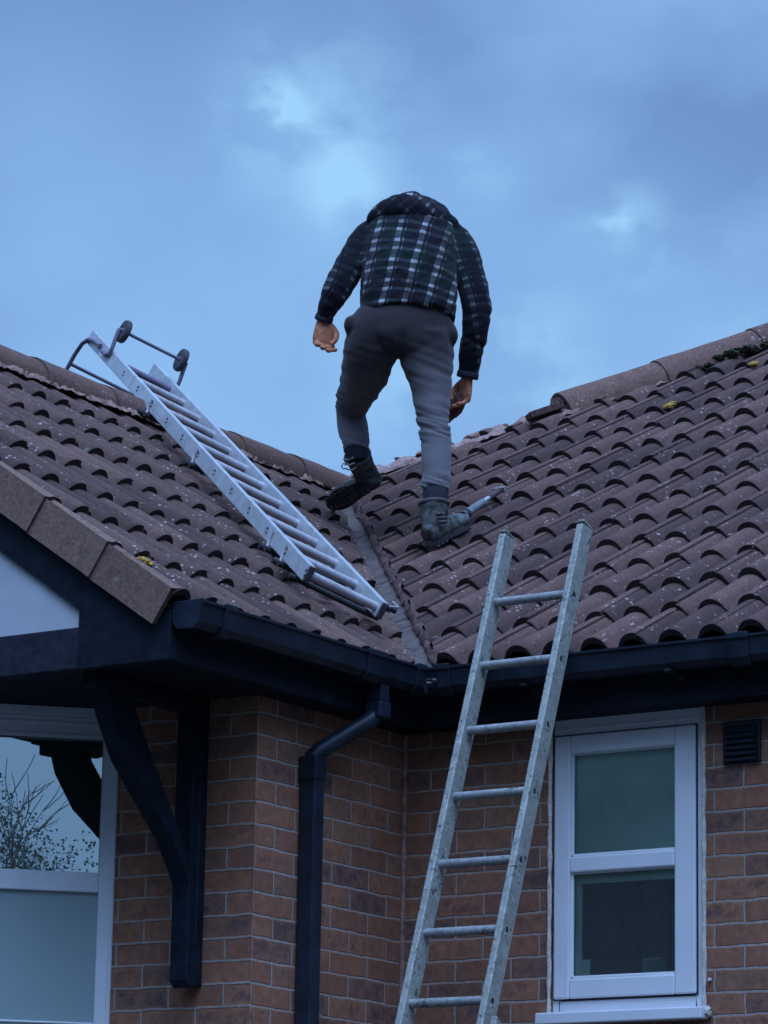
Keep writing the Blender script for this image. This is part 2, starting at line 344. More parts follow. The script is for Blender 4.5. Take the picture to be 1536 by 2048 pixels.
def part(name, mb, mats, parent, smooth=False, bevel=0, angle=40, weld=True):
    o = link(name, mb.mesh(name, mats, smooth, angle=angle, weld=weld), parent)
    if bevel:
        md = o.modifiers.new('bevel', 'BEVEL'); md.width = bevel; md.segments = 2; md.limit_method = 'ANGLE'; md.angle_limit = math.radians(40)
    # put the mesh's own origin at its centre so that object-space noise differs from part to part
    return o
def thing(name, label, cat, group=None):
    o = bpy.data.objects.new(name, None); C.objects.link(o); o['label'] = label; o['category'] = cat
    if group: o['group'] = group
    return o
def struct(name, mb, mats, **k):
    o = part(name, mb, mats, None, **k); o['kind'] = 'structure'; return o

# ------------------------------------------------------------------ house constants (metres; inner corner of the two brick walls is x=0,y=0)
EL, ZL, TL = .161, 1.252, .5973       # left roof: eave x, eave z, pitch
ER, ZR, TR_ = .170, 1.272, .5145      # right roof: eave y=-ER, eave z, pitch
G, S = .322, .15                      # tile gauge, roll spacing
YV, X0 = -1.531, .8605                # a roll on the verge; a roll on the right roof
XRIDGE = -2.01; ZRIDGE = ZL + (EL-XRIDGE)*math.tan(TL)
YW = -.89; YG = -1.56; ZS = 1.03      # gable wall, front boards, soffit height
P0 = Vector((XRIDGE, -ER+(ZRIDGE-ZR)/math.tan(TR_), ZRIDGE))
E0 = Vector((EL, -ER, ZR))
HIPD = Vector((1.41, 1.55, 1.55*math.tan(TR_))).normalized()
house = thing('brick_house', 'brown brick house with black gable boards and dark red clay-coloured tiled roofs', 'house')

# ---- tiles
def roll_profile(u, H):
    w = .116
    a = abs(u)/(w/2)
    return H*(max(0, 1-a**2.3))**.8 if a < 1 else 0
def tile_field(U, V, Nn, O, rows, cols, clips, matname, name, parent, lastlen=None, step=1, seed=1):
    rr = random.Random(seed)
    bm = bmesh.new(); ul = bm.loops.layers.float_color.new('tint')
    us = []
    n_across = 28
    for j0 in range(cols[0], cols[1], 2):
        for i in range(rows[0], rows[1]):
            a0 = O + V*(S*j0 - .130) + U*(G*i)
            # skip tiles fully outside
            cen = a0 + V*.15 + U*.16
            if any((cen-p).dot(n) > .42 for p, n in clips): continue
            t1 = rr.random(); t2 = rr.random(); lift = rr.uniform(-.0015, .0045); skew = rr.uniform(-.010, .010); sl = rr.uniform(-.005, .005); a0 = a0 + U*rr.uniform(-.007, .007)
            if rr.random() < .04: lift += .005
            Lh = .36
            ss = [0, .012, .10, .20, .30, Lh]
            top = []; 
            for k, s_ in enumerate(ss):
                row = []
                fr = s_/G
                for q in range(n_across+1):
                    u = q/n_across*.304
                    un = u - .130      # measured from first roll of this tile
                    near = min(abs(un), abs(un-S), abs(un+S))
                    uu = min((un, un-S, un+S), key=abs)
                    H = .052*(1-fr) + .0405*fr
                    hh = roll_profile(uu, H)
                    base = -.051 - .0125*fr
                    seam = .0042*max(0, (u-.262)/.042) if u > .262 else 0
                    drop = -.0025 if k == 0 else 0
                    h = base + hh + seam + lift*(1-fr*.5) + drop - (.004 if u < .01 else 0)
                    row.append(bm.verts.new(a0 + V*(u + sl*fr) + U*(s_ + skew*(u/.3-.5)) + Nn*h))
                top.append(row)
            def addf(vs, tint):
                try: f = bm.faces.new(vs)
                except ValueError: return
                for l in f.loops: l[ul] = (*tint, 1)
                f.smooth = True
            for k in range(len(ss)-1):
                for q in range(n_across):
                    un = (q+.5)/n_across*.304 - .130; uu = min((un, un-S, un+S), key=abs); rp = roll_profile(uu, 1)
                    addf((top[k][q], top[k][q+1], top[k+1][q+1], top[k+1][q]), (t1, .42*(1-rp)**1.3 + (.22 if k == 0 else 0), t2))  # second tint value darkens the troughs in place of roll shadow
            # lower end lip and underside
            th = .0115
            thv = []
            for q in range(n_across+1):
                un = q/n_across*.304 - .130; uu = min((un, un-S, un+S), key=abs); thv.append(.0110 + .0120*roll_profile(uu, 1))
            low = [bm.verts.new(v.co - Nn*t_ - U*.0005) for v, t_ in zip(top[0], thv)]; inn = [bm.verts.new(v.co - Nn*(t_+.001) + U*.16) for v, t_ in zip(top[0], thv)]
            for q in range(n_across):
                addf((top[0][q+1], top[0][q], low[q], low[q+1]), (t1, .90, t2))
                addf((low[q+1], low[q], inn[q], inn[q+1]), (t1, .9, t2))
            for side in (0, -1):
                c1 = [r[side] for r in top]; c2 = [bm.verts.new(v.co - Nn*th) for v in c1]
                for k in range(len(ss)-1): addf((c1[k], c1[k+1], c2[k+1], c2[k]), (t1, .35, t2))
    for p, n in clips:
        bmesh.ops.bisect_plane(bm, geom=bm.verts[:]+bm.edges[:]+bm.faces[:], plane_co=p, plane_no=n, clear_outer=True, dist=1e-6)
    me = bpy.data.meshes.new(name); bm.to_mesh(me); bm.free(); me.materials.append(MAT[matname])
    me.set_sharp_from_angle(angle=math.radians(50))
    return link(name, me, parent)

UL = Vector((-math.cos(TL), 0, math.sin(TL))); NL = Vector((math.sin(TL), 0, math.cos(TL))); OL = Vector((EL, YV, ZL))
UR = Vector((0, math.cos(TR_), math.sin(TR_))); NR = Vector((0, -math.sin(TR_), math.cos(TR_))); OR = Vector((X0, -ER, ZR))
VY = Vector((0, 1, 0)); VX = Vector((1, 0, 0)); Z3 = Vector((0, 0, 1))
vd = (P0-E0); vd_plan = Vector((vd.x, vd.y, 0)).normalized()       # valley in plan
vn = Vector((-vd_plan.y, vd_plan.x, 0))                            # points to -x,-y side?
if vn.dot(Vector((1, 1, 0))) < 0: vn = -vn                          # towards the right roof
hn = Vector((-HIPD.y, HIPD.x, 0)).normalized()                     # outwards (to the left) of the hip
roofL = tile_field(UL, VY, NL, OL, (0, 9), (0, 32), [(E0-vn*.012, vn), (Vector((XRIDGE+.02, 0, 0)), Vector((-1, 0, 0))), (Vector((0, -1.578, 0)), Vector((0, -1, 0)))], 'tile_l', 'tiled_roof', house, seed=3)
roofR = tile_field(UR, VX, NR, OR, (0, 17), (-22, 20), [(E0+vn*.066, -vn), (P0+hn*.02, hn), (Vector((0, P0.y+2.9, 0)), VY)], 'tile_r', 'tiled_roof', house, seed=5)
roofL['label'] = 'tiled slope beside the gable, rising to the left'
roofR['label'] = 'large tiled slope on the right of the valley'

# under-roof boards and the unseen slopes
b = MB()
def onL(x, y, off): return Vector((x, y, ZL+(EL-x)*math.tan(TL))) + Vector((0, 0, off))
def onR(x, y, off): return Vector((x, y, ZR+(y+ER)*math.tan(TR_))) + Vector((0, 0, off))
b.face([onL(EL-.03, -1.57, -.08), onL(EL-.03, -ER, -.08), Vector((P0.x, P0.y, P0.z-.08)), onL(XRIDGE, -1.57, -.08)])
hipT = P0 + HIPD*(2.9/HIPD.y)
b.face([Vector((EL, -ER+.03, ZR-.085)), onR(3.9, -ER+.03, -.085), onR(3.9, hipT.y, -.085), Vector((hipT.x, hipT.y, hipT.z-.085)), Vector((P0.x, P0.y, P0.z-.085))])
part('roof_deck', b, MAT['dark'], roofR)
b = MB()
XW = 2*XRIDGE-EL
b.face([(XRIDGE, -1.57, ZRIDGE-.03), (XRIDGE, P0.y, ZRIDGE-.03), (XW, P0.y+2.1, ZL-.03), (XW, -1.57, ZL-.03)])
b.face([(P0.x, P0.y, P0.z-.03), (hipT.x, hipT.y, hipT.z-.03), (hipT.x, hipT.y+.01, hipT.z-.03), (XW, hipT.y+3, ZL-.03), (XW, P0.y+2.1, ZL-.03)])
b.face([(hipT.x, hipT.y, hipT.z-.03), (3.9, hipT.y, hipT.z-.03), (3.9, hipT.y+5.2, ZL-.03), (XW, hipT.y+5.2, ZL-.03), (XW, hipT.y+3, ZL-.03)])
o = part('rear_roof_slope', b, MAT['tile_l'], house)

# verge tiles (turned down over the gable boards)
b = MB()
for i in range(0, 9):
    p = OL + UL*(G*i); 
    if p.x - G*math.cos(TL) < XRIDGE-.1: pass
    t1 = random.random(); e = .010
    def q(s, y, h): return OL + UL*s + Vector((0, y, 0)) + NL*h
    s0, s1 = G*i-.002, G*(i+1)+.03
    y0a, y0b = -.062-.004*random.random(), -.052
    outer = [q(s0, y0a, -.006), q(s0, y0a, -.006) - NL*.132, q(s1, y0b, -.012) - NL*.132, q(s1, y0b, -.012)]
    inner = [p_ + Vector((0, .020, 0)) for p_ in outer]
    tt = (t1, 0, 0)
    b.face(outer, None, 0, tt)
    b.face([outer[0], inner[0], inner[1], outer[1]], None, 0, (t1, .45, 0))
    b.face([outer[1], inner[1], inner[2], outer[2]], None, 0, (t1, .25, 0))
    # rounded shoulder between the turned-down face and the first roll
    prev0, prev1 = outer[0], outer[3]
    for k in range(1, 6):
        a = k/5*PI/2
        yy = y0a + (.045)*math.sin(a)*1.0; hh = -.006 + .006*math.sin(a) + (.004 if k > 2 else 0)
        n0 = q(s0, yy, hh-.001); n1 = q(s1, yy+.01, hh-.014)
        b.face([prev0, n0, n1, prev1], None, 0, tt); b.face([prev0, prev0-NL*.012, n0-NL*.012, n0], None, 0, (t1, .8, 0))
        prev0, prev1 = n0, n1
o = part('verge_tile', b, MAT['cloak'], roofL, smooth=True, angle=35)

# ridge tiles along the left ridge
def half_round(b, A, B, r, sag=0, n=14, thick=.015, t=(.5, 0, 0), flare=.006, upv=Z3, rough=0, seed=0):
    A, B = Vector(A), Vector(B); d = (B-A).normalized(); side = d.cross(upv).normalized(); u = side.cross(d).normalized()
    rings = []
    L_ = (B-A).length; m = 10
    for k in range(m+1):
        f = k/m; p = A + (B-A)*f; rad = r + flare*(1-f)
        ring = []
        for q_ in range(n+1):
            a = PI*(q_/n)*1.08 - .04*PI
            w = 1 + rough*noise.noise((p*9 + Vector((q_*1.3, seed, 0))))
            ring.append(p + side*math.cos(a)*rad*w + u*math.sin(a)*rad*.86*w - u*.02)
        rings.append(ring)
    for k in range(m):
        for q_ in range(n): b.face([rings[k][q_], rings[k][q_+1], rings[k+1][q_+1], rings[k+1][q_]], None, 0, t)
    for end, k in ((0, 0), (1, m)):
        for q_ in range(n):
            p1, p2 = rings[k][q_], rings[k][q_+1]; c_ = A if end == 0 else B
            b.face([p1, p2, p2+(c_-p2)*.14, p1+(c_-p1)*.14], None, 0, (t[0], .2, 0))
y = -1.58; k = 0
while y < P0.y-.1:
    b = MB(); dz = random.uniform(-.004, .004)
    y1 = min(y+.455, P0.y+.05)
    half_round(b, (XRIDGE, y, ZRIDGE-.055+dz), (XRIDGE, y1+.01, ZRIDGE-.055+random.uniform(-.004, .004)), .128, t=(random.random(), 0.001, 0), rough=.02, seed=k)
    part('ridge_tile', b, MAT['ridge'], roofL, smooth=True); y += .45; k += 1
# mortar bedding under ridge
def rough_strip(path, w, h, mat, name, parent, seed=0, res=.018, upn=Z3, amp=.5, side=None):
    b = MB(); path = [Vector(p) for p in path]
    pts = []; 
    for a, c in zip(path[:-1], path[1:]):
        n = max(2, int((c-a).length/res))
        for i in range(n): pts.append(a+(c-a)*i/n)
    pts.append(path[-1]); rings = []; K = 9
    for i, p in enumerate(pts):
        d = (pts[min(i+1, len(pts)-1)]-pts[max(i-1, 0)]).normalized(); s_ = side if side is not None else d.cross(upn).normalized()
        ring = []
        hv = h*(1+amp*noise.noise(p*14+Vector((seed, 0, 0)))*1.6); wv = w*(1+amp*.6*noise.noise(p*11+Vector((0, seed, 0))))
        for q_ in range(K+1):
            a = PI*q_/K
            pp = p + s_*math.cos(a)*wv + upn*(math.sin(a)*hv - .01)
            pp += Vector((noise.noise(pp*50), noise.noise(pp*50+Vector((9, 0, 0))), noise.noise(pp*50+Vector((0, 9, 0)))))*h*.22
            ring.append(pp)
        rings.append(ring)
    for i in range(len(rings)-1):
        for q_ in range(K): b.face([rings[i][q_], rings[i][q_+1], rings[i+1][q_+1], rings[i+1][q_]])
    b.face(rings[0]); b.face(rings[-1])
    return part(name, b, mat, parent, smooth=True, angle=60)
rough_strip([(XRIDGE+.06, -1.58, ZRIDGE-.085), (XRIDGE+.05, P0.y, ZRIDGE-.085)], .085, .05, MAT['mortar'], 'mortar_bedding', roofL, 2, amp=.35)
# hip: broken bare mortar at the foot, then surviving half-round tiles
HP = lambda t_, dz=0: P0 + HIPD*t_ + Vector((0, 0, dz))
rough_strip([HP(-.05, -.055), HP(.5, -.045), HP(1.18, -.055)], .085, .040, MAT['mortar_pale'], 'mortar_bedding', roofR, 5, amp=.8)
for k_, (t_, s_, w_) in enumerate(((.22, .05, .03), (.47, .055, .035), (.58, .03, .02), (.70, .045, .03), (.36, .03, .022), (.86, .035, .03), (.12, .035, .03))):
    b = MB(); c = HP(t_, -.018+random.uniform(-.01, .008)); d = Vector((random.uniform(-.3, .3), random.uniform(-.3, .3), random.uniform(-.2, .3)))
    ax = (HIPD + d).normalized(); ay = ax.cross(Z3).normalized(); az = ax.cross(ay)
    bmc = bmesh.new(); bmesh.ops.create_icosphere(bmc, subdivisions=2, radius=1)
    for v in bmc.verts:
        r_ = 1 + .45*noise.noise(v.co*1.7 + Vector((k_*5, 0, 0))); v.co = c + ax*v.co.x*s_*r_ + ay*v.co.y*w_*r_ + az*v.co.z*w_*.7*r_
    me = bpy.data.meshes.new('mortar_lump'); bmc.to_mesh(me); bmc.free(); me.materials.append(MAT['mortar'] if k_ % 2 else MAT['mortar_pale']); link('mortar_lump', me, roofR)
# flat broken piece of ridge tile lying just below the first whole hip tile
b = MB(); c = HP(1.07, -.030) + Vector((.03, -.05, 0)); sd = HIPD.cross(Z3).normalized()
b.obox(c, HIPD, sd, HIPD.cross(sd), .085, .075, .016); part('broken_ridge_tile', b, MAT['mortar_dark'], roofR, bevel=.004)
t_ = 1.17; k = 0
while t_ < 3.4:
    b = MB(); half_round(b, HP(t_, -.052), HP(t_+.52, -.052), .135, t=(random.random(), 0.001, 0), rough=.03, seed=k+20, flare=.008)
    part('hip_tile', b, MAT['ridge'], roofR, smooth=True)
    t_ += .51; k += 1
rough_strip([HP(1.12, -.075)+sd*.04, HP(3.4, -.075)+sd*.04], .10, .045, MAT['mortar'], 'mortar_bedding', roofR, 8, amp=.5)
# mortar plugging the open end of the first hip tile
b = MB(); bmc = bmesh.new(); bmesh.ops.create_icosphere(bmc, subdivisions=4, radius=1)
cc = HP(1.175, -.045); side = HIPD.cross(Z3).normalized(); uu = side.cross(HIPD)
for v in bmc.verts:
    r_ = 1 + .5*noise.noise(v.co*3.1); x_, y_, z_ = v.co*r_
    v.co = cc + HIPD*x_*.02 + side*y_*.085 + uu*(z_*.06+.02)
me = bpy.data.meshes.new('mortar_plug'); bmc.to_mesh(me); bmc.free(); me.materials.append(MAT['mortar_pale']); link('mortar_plug', me, roofR)
# moss clumps by the hip (upper right)
def clump(c, r, mat, name, parent, seed, flat=.5, nrm=Z3):
    bmc = bmesh.new(); bmesh.ops.create_icosphere(bmc, subdivisions=4, radius=1)
    a = nrm.orthogonal().normalized(); b2 = nrm.cross(a)
    for v in bmc.verts:
        r_ = 1 + .6*noise.noise(v.co*2.4+Vector((seed*3.7, 0, 0))) + .35*noise.noise(v.co*7+Vector((0, seed, 0)))
        v.co = Vector(c) + a*v.co.x*r*r_ + b2*v.co.y*r*r_ + nrm*v.co.z*r*flat*r_
    me = bpy.data.meshes.new(name); bmc.to_mesh(me); bmc.free(); me.materials.append(mat)
    for p in me.polygons: p.use_smooth = True
    return link(name, me, parent)
sd = HIPD.cross(Z3).normalized()
for i in range(26):
    t_ = 1.80 + i*.05; p = HP(t_, -.062+random.uniform(-.02, .015)) + sd*random.uniform(.125, .19)
    clump(p, random.uniform(.018, .036), MAT['moss'], 'moss_clump', roofR, i)
MAT['lichen'] = simple('orange_lichen', (.42, .24, .045), .95, 0, .45, 80, .8)
for i, (px, py, pl, r) in enumerate(((24, 921, 'L', .028), (36, 928, 'L', .022), (292, 1123, 'L', .026), (1336, 812, 'R', .026), (1504, 728, 'R', .026), (1430, 716, 'R', .018), (1344, 806, 'R', .018))):
    o_ = Vector(CAM_LOC); d_ = FW + RT*(px-768)/FPX - UP*(py-1024)/FPX
    nn, pp = (NL, OL-NL*.022) if pl == 'L' else (NR, OR-NR*.02)
    t_ = (pp-o_).dot(nn)/d_.dot(nn)
    clump(o_+d_*t_, r, MAT['lichen'], 'lichen_patch', roofL if pl == 'L' else roofR, i+40, .35, nn)

for i in range(70):
    if i < 40:
        x_ = random.uniform(-1.3, 1.9); s_ = random.uniform(.25, 3.2); q_ = OR + VX*((math.floor((x_-X0)/S)+.5)*S) + UR*s_
        if (q_-P0).dot(hn) > -.1 or (E0+vn*.1-q_).dot(vn) > -.02: continue
        clump(q_ - NR*.044, random.uniform(.006, .014), MAT['mortar'] if i % 3 else MAT['moss'], 'debris', roofR, i+200, .6, NR)
    else:
        s_ = random.uniform(.1, 2.3); q_ = OL + UL*s_ + VY*((random.randint(0, 24)+.5)*S)
        if (q_-E0).dot(vn) > -.06: continue
        clump(q_ - NL*.044, random.uniform(.006, .013), MAT['mortar'] if i % 3 else MAT['moss'], 'debris', roofL, i+200, .6, NL)
# valley: grey lining and the mortared cut edge
b = MB(); wv = .20; nseg = 26
sL = Vector((-vn.x, -vn.y, 0)); 
def valpt(f, off, z):   # off>0 right roof side
    p = E0 + (P0-E0)*f + vn*off
    zz = (ZR+(p.y+ER)*math.tan(TR_)) if off > 0 else (ZL+(EL-p.x)*math.tan(TL))
    if off == 0: zz = (E0+(P0-E0)*f).z
    return Vector((p.x, p.y, zz+z))
for i in range(nseg):
    f0, f1 = -.035+i/nseg*1.0, -.035+(i+1)/nseg*1.0
    j = .0022*(i in (6, 12, 19))
    for o0, z0, o1, z1 in ((-.14, -.050, -.02, -.062), (-.02, -.062, .02, -.062), (.02, -.062, .16, -.052)):
        b.face([valpt(f0, o0, z0+j), valpt(f0, o1, z1+j), valpt(f1, o1, z1-j), valpt(f1, o0, z0-j)])
part('valley_lining', b, MAT['lead'], roofR, smooth=True)
rough_strip([valpt(f, .068, -.045) for f in np.linspace(.0, .93, 24)], .017, .028, MAT['mortar_dark'], 'valley_mortar', roofR, 11, amp=.7, res=.012)
rough_strip([valpt(f, -.020, -.050) for f in np.linspace(.02, .93, 24)], .010, .016, MAT['mortar_dark'], 'valley_mortar', roofL, 13, amp=.9, res=.012)

# ---- walls
def wall_face(b, P, U, V, pts, u0=0, v0=0):
    b.face([Vector(P)+Vector(U)*x+Vector(V)*z for x, z in pts], [(u0+x, v0+z) for x, z in pts])
def wall_with_hole(b, P, U, x0, x1, z0, z1, hole, u0=0):
    hx0, hx1, hz0, hz1 = hole
    for a, c, d, e in ((x0, hx0, z0, z1), (hx1, x1, z0, z1), (hx0, hx1, z0, hz0), (hx0, hx1, hz1, z1)):
        if c-a > 1e-4 and e-d > 1e-4: wall_face(b, P, U, Z3, [(a, d), (c, d), (c, e), (a, e)], u0)
ZB = -2.7
WB = (.605, 1.196, .030, 1.037)     # window opening in the right wall
b = MB(); wall_with_hole(b, (0, 0, 0), VX, 0, 4.0, ZB, 1.10, WB, u0=0.1125)
# reveals
for (x, sgn) in ((WB[0], 1), (WB[1], -1)): b.face([(x, 0, WB[2]), (x, .11, WB[2]), (x, .11, WB[3]), (x, 0, WB[3])], [(0, WB[2]), (.11, WB[2]), (.11, WB[3]), (0, WB[3])])
part('brick_wall', b, MAT['brick'], house)
b = MB(); b.face([(0, YW, ZB), (0, 0, ZB), (0, 0, 1.10), (0, YW, 1.10)], [(0, ZB), (-YW, ZB), (-YW, 1.10), (0, 1.10)])
part('brick_wall', b, MAT['brick_side'], house); b = MB()
b.face([(4.0, 0, ZB), (4.0, 9, ZB), (4.0, 9, 1.1), (4.0, 0, 1.1)], [(0, ZB), (9, ZB), (9, 1.1), (0, 1.1)])
part('brick_wall', b, MAT['brick_side'], house)
XJ = -.593; XJ2 = 2*XRIDGE-XJ
b = MB(); 
wall_face(b, (0, YW, 0), -VX, Z3, [(0, ZB), (-XJ, ZB), (-XJ, 1.10), (0, 1.10)], u0=0.0)
part('brick_wall', b, MAT['brick'], house); b = MB()
wall_face(b, (0, YW, 0), -VX, Z3, [(-XJ2, ZB), (-XW+.16, ZB), (-XW+.16, 1.10), (-XJ2, 1.10)], u0=0.0)
part('brick_wall', b, MAT['brick'], house)
b = MB(); b.face([(XW+.16, YW, ZB), (XW+.16, 9, ZB), (XW+.16, 9, 1.1), (XW+.16, YW, 1.1)], [(0, ZB), (9, ZB), (9, 1.1), (0, 1.1)])
part('brick_wall', b, MAT['brick_side'], house); b = MB()
b.face([(XW+.16, 9, ZB), (4, 9, ZB), (4, 9, 1.1), (XW+.16, 9, 1.1)], [(0, ZB), (8, ZB), (8, 1.1), (0, 1.1)])
part('brick_wall', b, MAT['brick_side'], house)
# mastic line in the inner corner
b = MB(); b.tube([(.006, -.006, ZB), (.006, -.006, ZS)], .009, 8); part('corner_sealant', b, MAT['mortar'], house)

# ---- eaves: soffits, fascias, gutters
b = MB(); FX = .13
b.box((-.002, YG+.012, ZS), (FX-.018, -FX-.001, ZS+.01)); part('soffit', b, MAT['black'], house)
b = MB(); b.box((0.0, -FX+.018, ZS), (4.0, .0, ZS+.0095)); part('soffit', b, MAT['black'], house)
b = MB(); b.box((XW+.03, YG+.034, ZS+.0012), (-.003, YW+.04, ZS+.012)); part('soffit', b, MAT['black'], house)
b = MB(); b.box((FX-.018, YG+.0305, ZS-.004), (FX, -FX, ZL-.06)); part('fascia_board', b, MAT['black'], house, bevel=.003)
b = MB(); b.box((FX-.018, -FX, ZS-.004), (4.0, -FX+.018, ZR-.07)); part('fascia_board', b, MAT['black'], house, bevel=.003)
def gut_profile():
    o_ = [(0, .175), (.004, .118), (.022, .096), (.085, .092), (.103, .112), (.110, .168), (.117, .172), (.117, .180), (.105, .180), (.098, .120), (.082, .101), (.026, .104), (.012, .121), (.006, .178)]
    return o_
def gutter(b, A, B, outv, z0=ZS):
    A, B, outv = Vector(A), Vector(B), Vector(outv); pr = gut_profile()
    ra = [A+outv*x+Vector((0, 0, z0+z)) for x, z in pr]; rb = [B+outv*x+Vector((0, 0, z0+z)) for x, z in pr]; n = len(pr)
    for i in range(n): j = (i+1) % n; b.face([ra[i], ra[j], rb[j], rb[i]])
    return ra, rb
def cap_gutter(b, A, outv, z0=ZS, grow=.004, ln=.03, axis=VY):
    pr = [(0, .180), (.002, .114), (.022, .090), (.086, .087), (.108, .108), (.121, .182)]
    P = [Vector(A)+Vector(outv)*(x)+Vector((0, 0, z0+z)) for x, z in pr]; b.prism(P, axis*ln)
b = MB(); gutter(b, (FX, -1.545, 0), (FX, -FX-.11, 0), VX)
gl_ = part('gutter', b, MAT['pvc_black'], house, smooth=True, angle=30)
b = MB(); gutter(b, (FX+.10, -FX, 0), (4.0, -FX, 0), -VY)
gr_ = part('gutter', b, MAT['pvc_black'], house, smooth=True, angle=30)
# stop end, bracket, unions
def union(parent, A, outv, axis, ln, grow=.005):
    pr = [(-.001, .186), (-.001, .112), (.020, .085), (.088, .082), (.112, .106), (.118, .160), (.125, .168), (.125, .187), (.110, .187)]
    ins = [(.104, .178), (.097, .12), (.08, .102), (.028, .105), (.012, .12), (.007, .186)]
    bb = MB(); full = pr+ins
    ra = [Vector(A)+Vector(outv)*x+Vector((0, 0, ZS+z)) for x, z in full]; rb = [p+axis*ln for p in ra]; n = len(full)
    for i in range(n): j = (i+1) % n; bb.face([ra[i], ra[j], rb[j], rb[i]])
    m_ = len(pr)
    for R_ in (ra, rb):
        bb.face(R_[:m_] + R_[m_:])
    return part('gutter_union', bb, MAT['pvc_black'], parent, smooth=False, bevel=.002)
b = MB(); cap_gutter(b, (FX, -1.552, 0), VX, ln=.012); part('stop_end', b, MAT['pvc_black'], gl_, bevel=.002)
union(gl_, (FX, -1.42, 0), VX, VY, .055); union(gl_, (FX, -.60, 0), VX, VY, .10)
union(gl_, (FX, -.30, 0), VX, VY, .05)
union(gr_, (FX+.16, -FX, 0), -VY, VX, .05); union(gr_, (1.42, -FX, 0), -VY, VX, .075)
for gx in (.62, 1.18, 2.1): 
    b = MB(); b.box((gx, -FX-.020, ZS+.07), (gx+.024, -FX-.001, ZS+.12)); b.box((gx, -FX-.112, ZS+.082), (gx+.024, -FX-.019, ZS+.0905)); part('gutter_bracket', b, MAT['pvc_black'], gr_, bevel=.002)
# corner piece of the gutter
b = MB(); b.box((FX+.001, -FX-.118, ZS+.088), (FX+.119, -FX-.001, ZS+.176)); part('gutter_corner', b, MAT['pvc_black'], gl_, bevel=.006)
# hanging bits of mortar at the gutter corner
for i, (px, py) in enumerate(((858, 1366), (822, 1362), (868, 1360), (742, 1305), (795, 1321))):
    d_ = FW + RT*(px-768)/FPX - UP*(py-1024)/FPX; t_ = ((FX+.119)-CAM_LOC[0])/d_.x if i in (0, 1, 2) and False else ((-.252 - CAM_LOC[1])/d_.y if i < 3 else (FX+.04-CAM_LOC[0])/d_.x)
    clump(Vector(CAM_LOC)+d_*t_, .008 if i < 3 else .013, MAT['mortar_pale'], 'mortar_splash', gr_, i+70, .5)

# downpipe with outlet and swan neck
dp = MB()
PXA, PXB, PYA, PYB = .008, .072, -.652, -.594
dp.box((PXA, PYA, ZB), (PXB, PYB, .80))
dpo = part('downpipe', dp, MAT['pvc_black'], house, bevel=.007)
b = MB(); b.box((PXA-.004, PYA-.004, .775), (PXB+.004, PYB+.004, .86)); part('pipe_socket', b, MAT['pvc_black'], dpo, bevel=.006)
b = MB(); c0 = Vector(((PXA+PXB)/2, (PYA+PYB)/2, .85)); c1 = Vector((.188, -.455, 1.030))
def sq_tube(b, pts, hw, ups):
    rings = []
    for p, (a, c) in zip(pts, ups):
        a, c = Vector(a), Vector(c); rings.append([Vector(p)+a*i*hw+c*j*hw for i, j in ((-1, -1), (1, -1), (1, 1), (-1, 1))])
    for k in range(len(rings)-1):
        for q_ in range(4): b.face([rings[k][q_], rings[k][(q_+1) % 4], rings[k+1][(q_+1) % 4], rings[k+1][q_]])
    b.face(rings[0]); b.face(rings[-1])
dn = (c1-c0).normalized(); hn_ = Vector((-dn.y, dn.x, 0)).normalized(); pn_ = dn.cross(hn_)
m1, m2_ = c0+dn*.05+Vector((0, 0, .012)), c1-dn*.05
b.tube([c0-Vector((0, 0, .02)), c0+Vector((0, 0, .008)), c0+dn*.03+Vector((0, 0, .012)), c1-dn*.03-Vector((0, 0, .012)), c1-Vector((0, 0, .008)), c1+Vector((0, 0, .03))], .030, 16)
part('swan_neck', b, MAT['pvc_black'], dpo, smooth=True)
b = MB(); b.box((.156, -.488, 1.005), (.220, -.422, 1.06)); b.box((.158, -.482, 1.06), (.218, -.428, 1.120)); part('gutter_outlet', b, MAT['pvc_black'], dpo, bevel=.005)

# ---- front gable boards
tanL = math.tan(TL)
def roofz(x): return ZL + (EL-x)*tanL if x > XRIDGE else ZL + (x-XW)*tanL
b = MB(); YF = YG
def front_poly(b, pts, y, th, mi=0): b.prism([(x, y, z) for x, z in pts], (0, th, 0), mi)
zc = lambda x: roofz(x) - .10      # upper edge, hidden behind the verge tiles
barge = lambda x: 1.22 + .68*(-.24-x) if x > XRIDGE else 1.22 + .68*(-.24-(2*XRIDGE-x))
front_poly(b, [(FX, ZS-.006), (FX, roofz(FX)-.09), (-.24, zc(-.24)), (-.24, ZS-.006)], YF, .03)
part('barge_board', b, MAT['black'], house, bevel=.003)
b = MB(); front_poly(b, [(-.24, 1.22), (-.24, zc(-.24)), (XRIDGE, zc(XRIDGE)), (XRIDGE, barge(XRIDGE))], YF+.001, .028)
part('barge_board', b, MAT['black'], house)
b = MB(); front_poly(b, [(2*XRIDGE+.24, 1.0), (2*XRIDGE+.24, zc(-.24)), (XRIDGE-.0005, zc(XRIDGE)), (XRIDGE-.0005, barge(XRIDGE)), (2*XRIDGE+.24, 1.22)], YF+.001, .028)
front_poly(b, [(XW+.03, ZS-.006), (2*XRIDGE+.2405, ZS-.006), (2*XRIDGE+.2405, 1.3), (XW+.03, 1.18)], YF, .03); part('barge_board', b, MAT['black'], house)
b = MB(); front_poly(b, [(-.2405, ZS-.002), (-.2405, 1.165), (2*XRIDGE+.24, 1.165), (2*XRIDGE+.24, ZS-.002)], YF+.003, .05); part('tie_beam', b, MAT['beam'], house, bevel=.004)
b = MB(); front_poly(b, [(-.235, 1.16), (-.235, 1.24), (XRIDGE, barge(XRIDGE)+.03), (2*XRIDGE+.235, 1.24), (2*XRIDGE+.235, 1.16)], YF+.016, .02); part('gable_panel', b, MAT['render'], house)

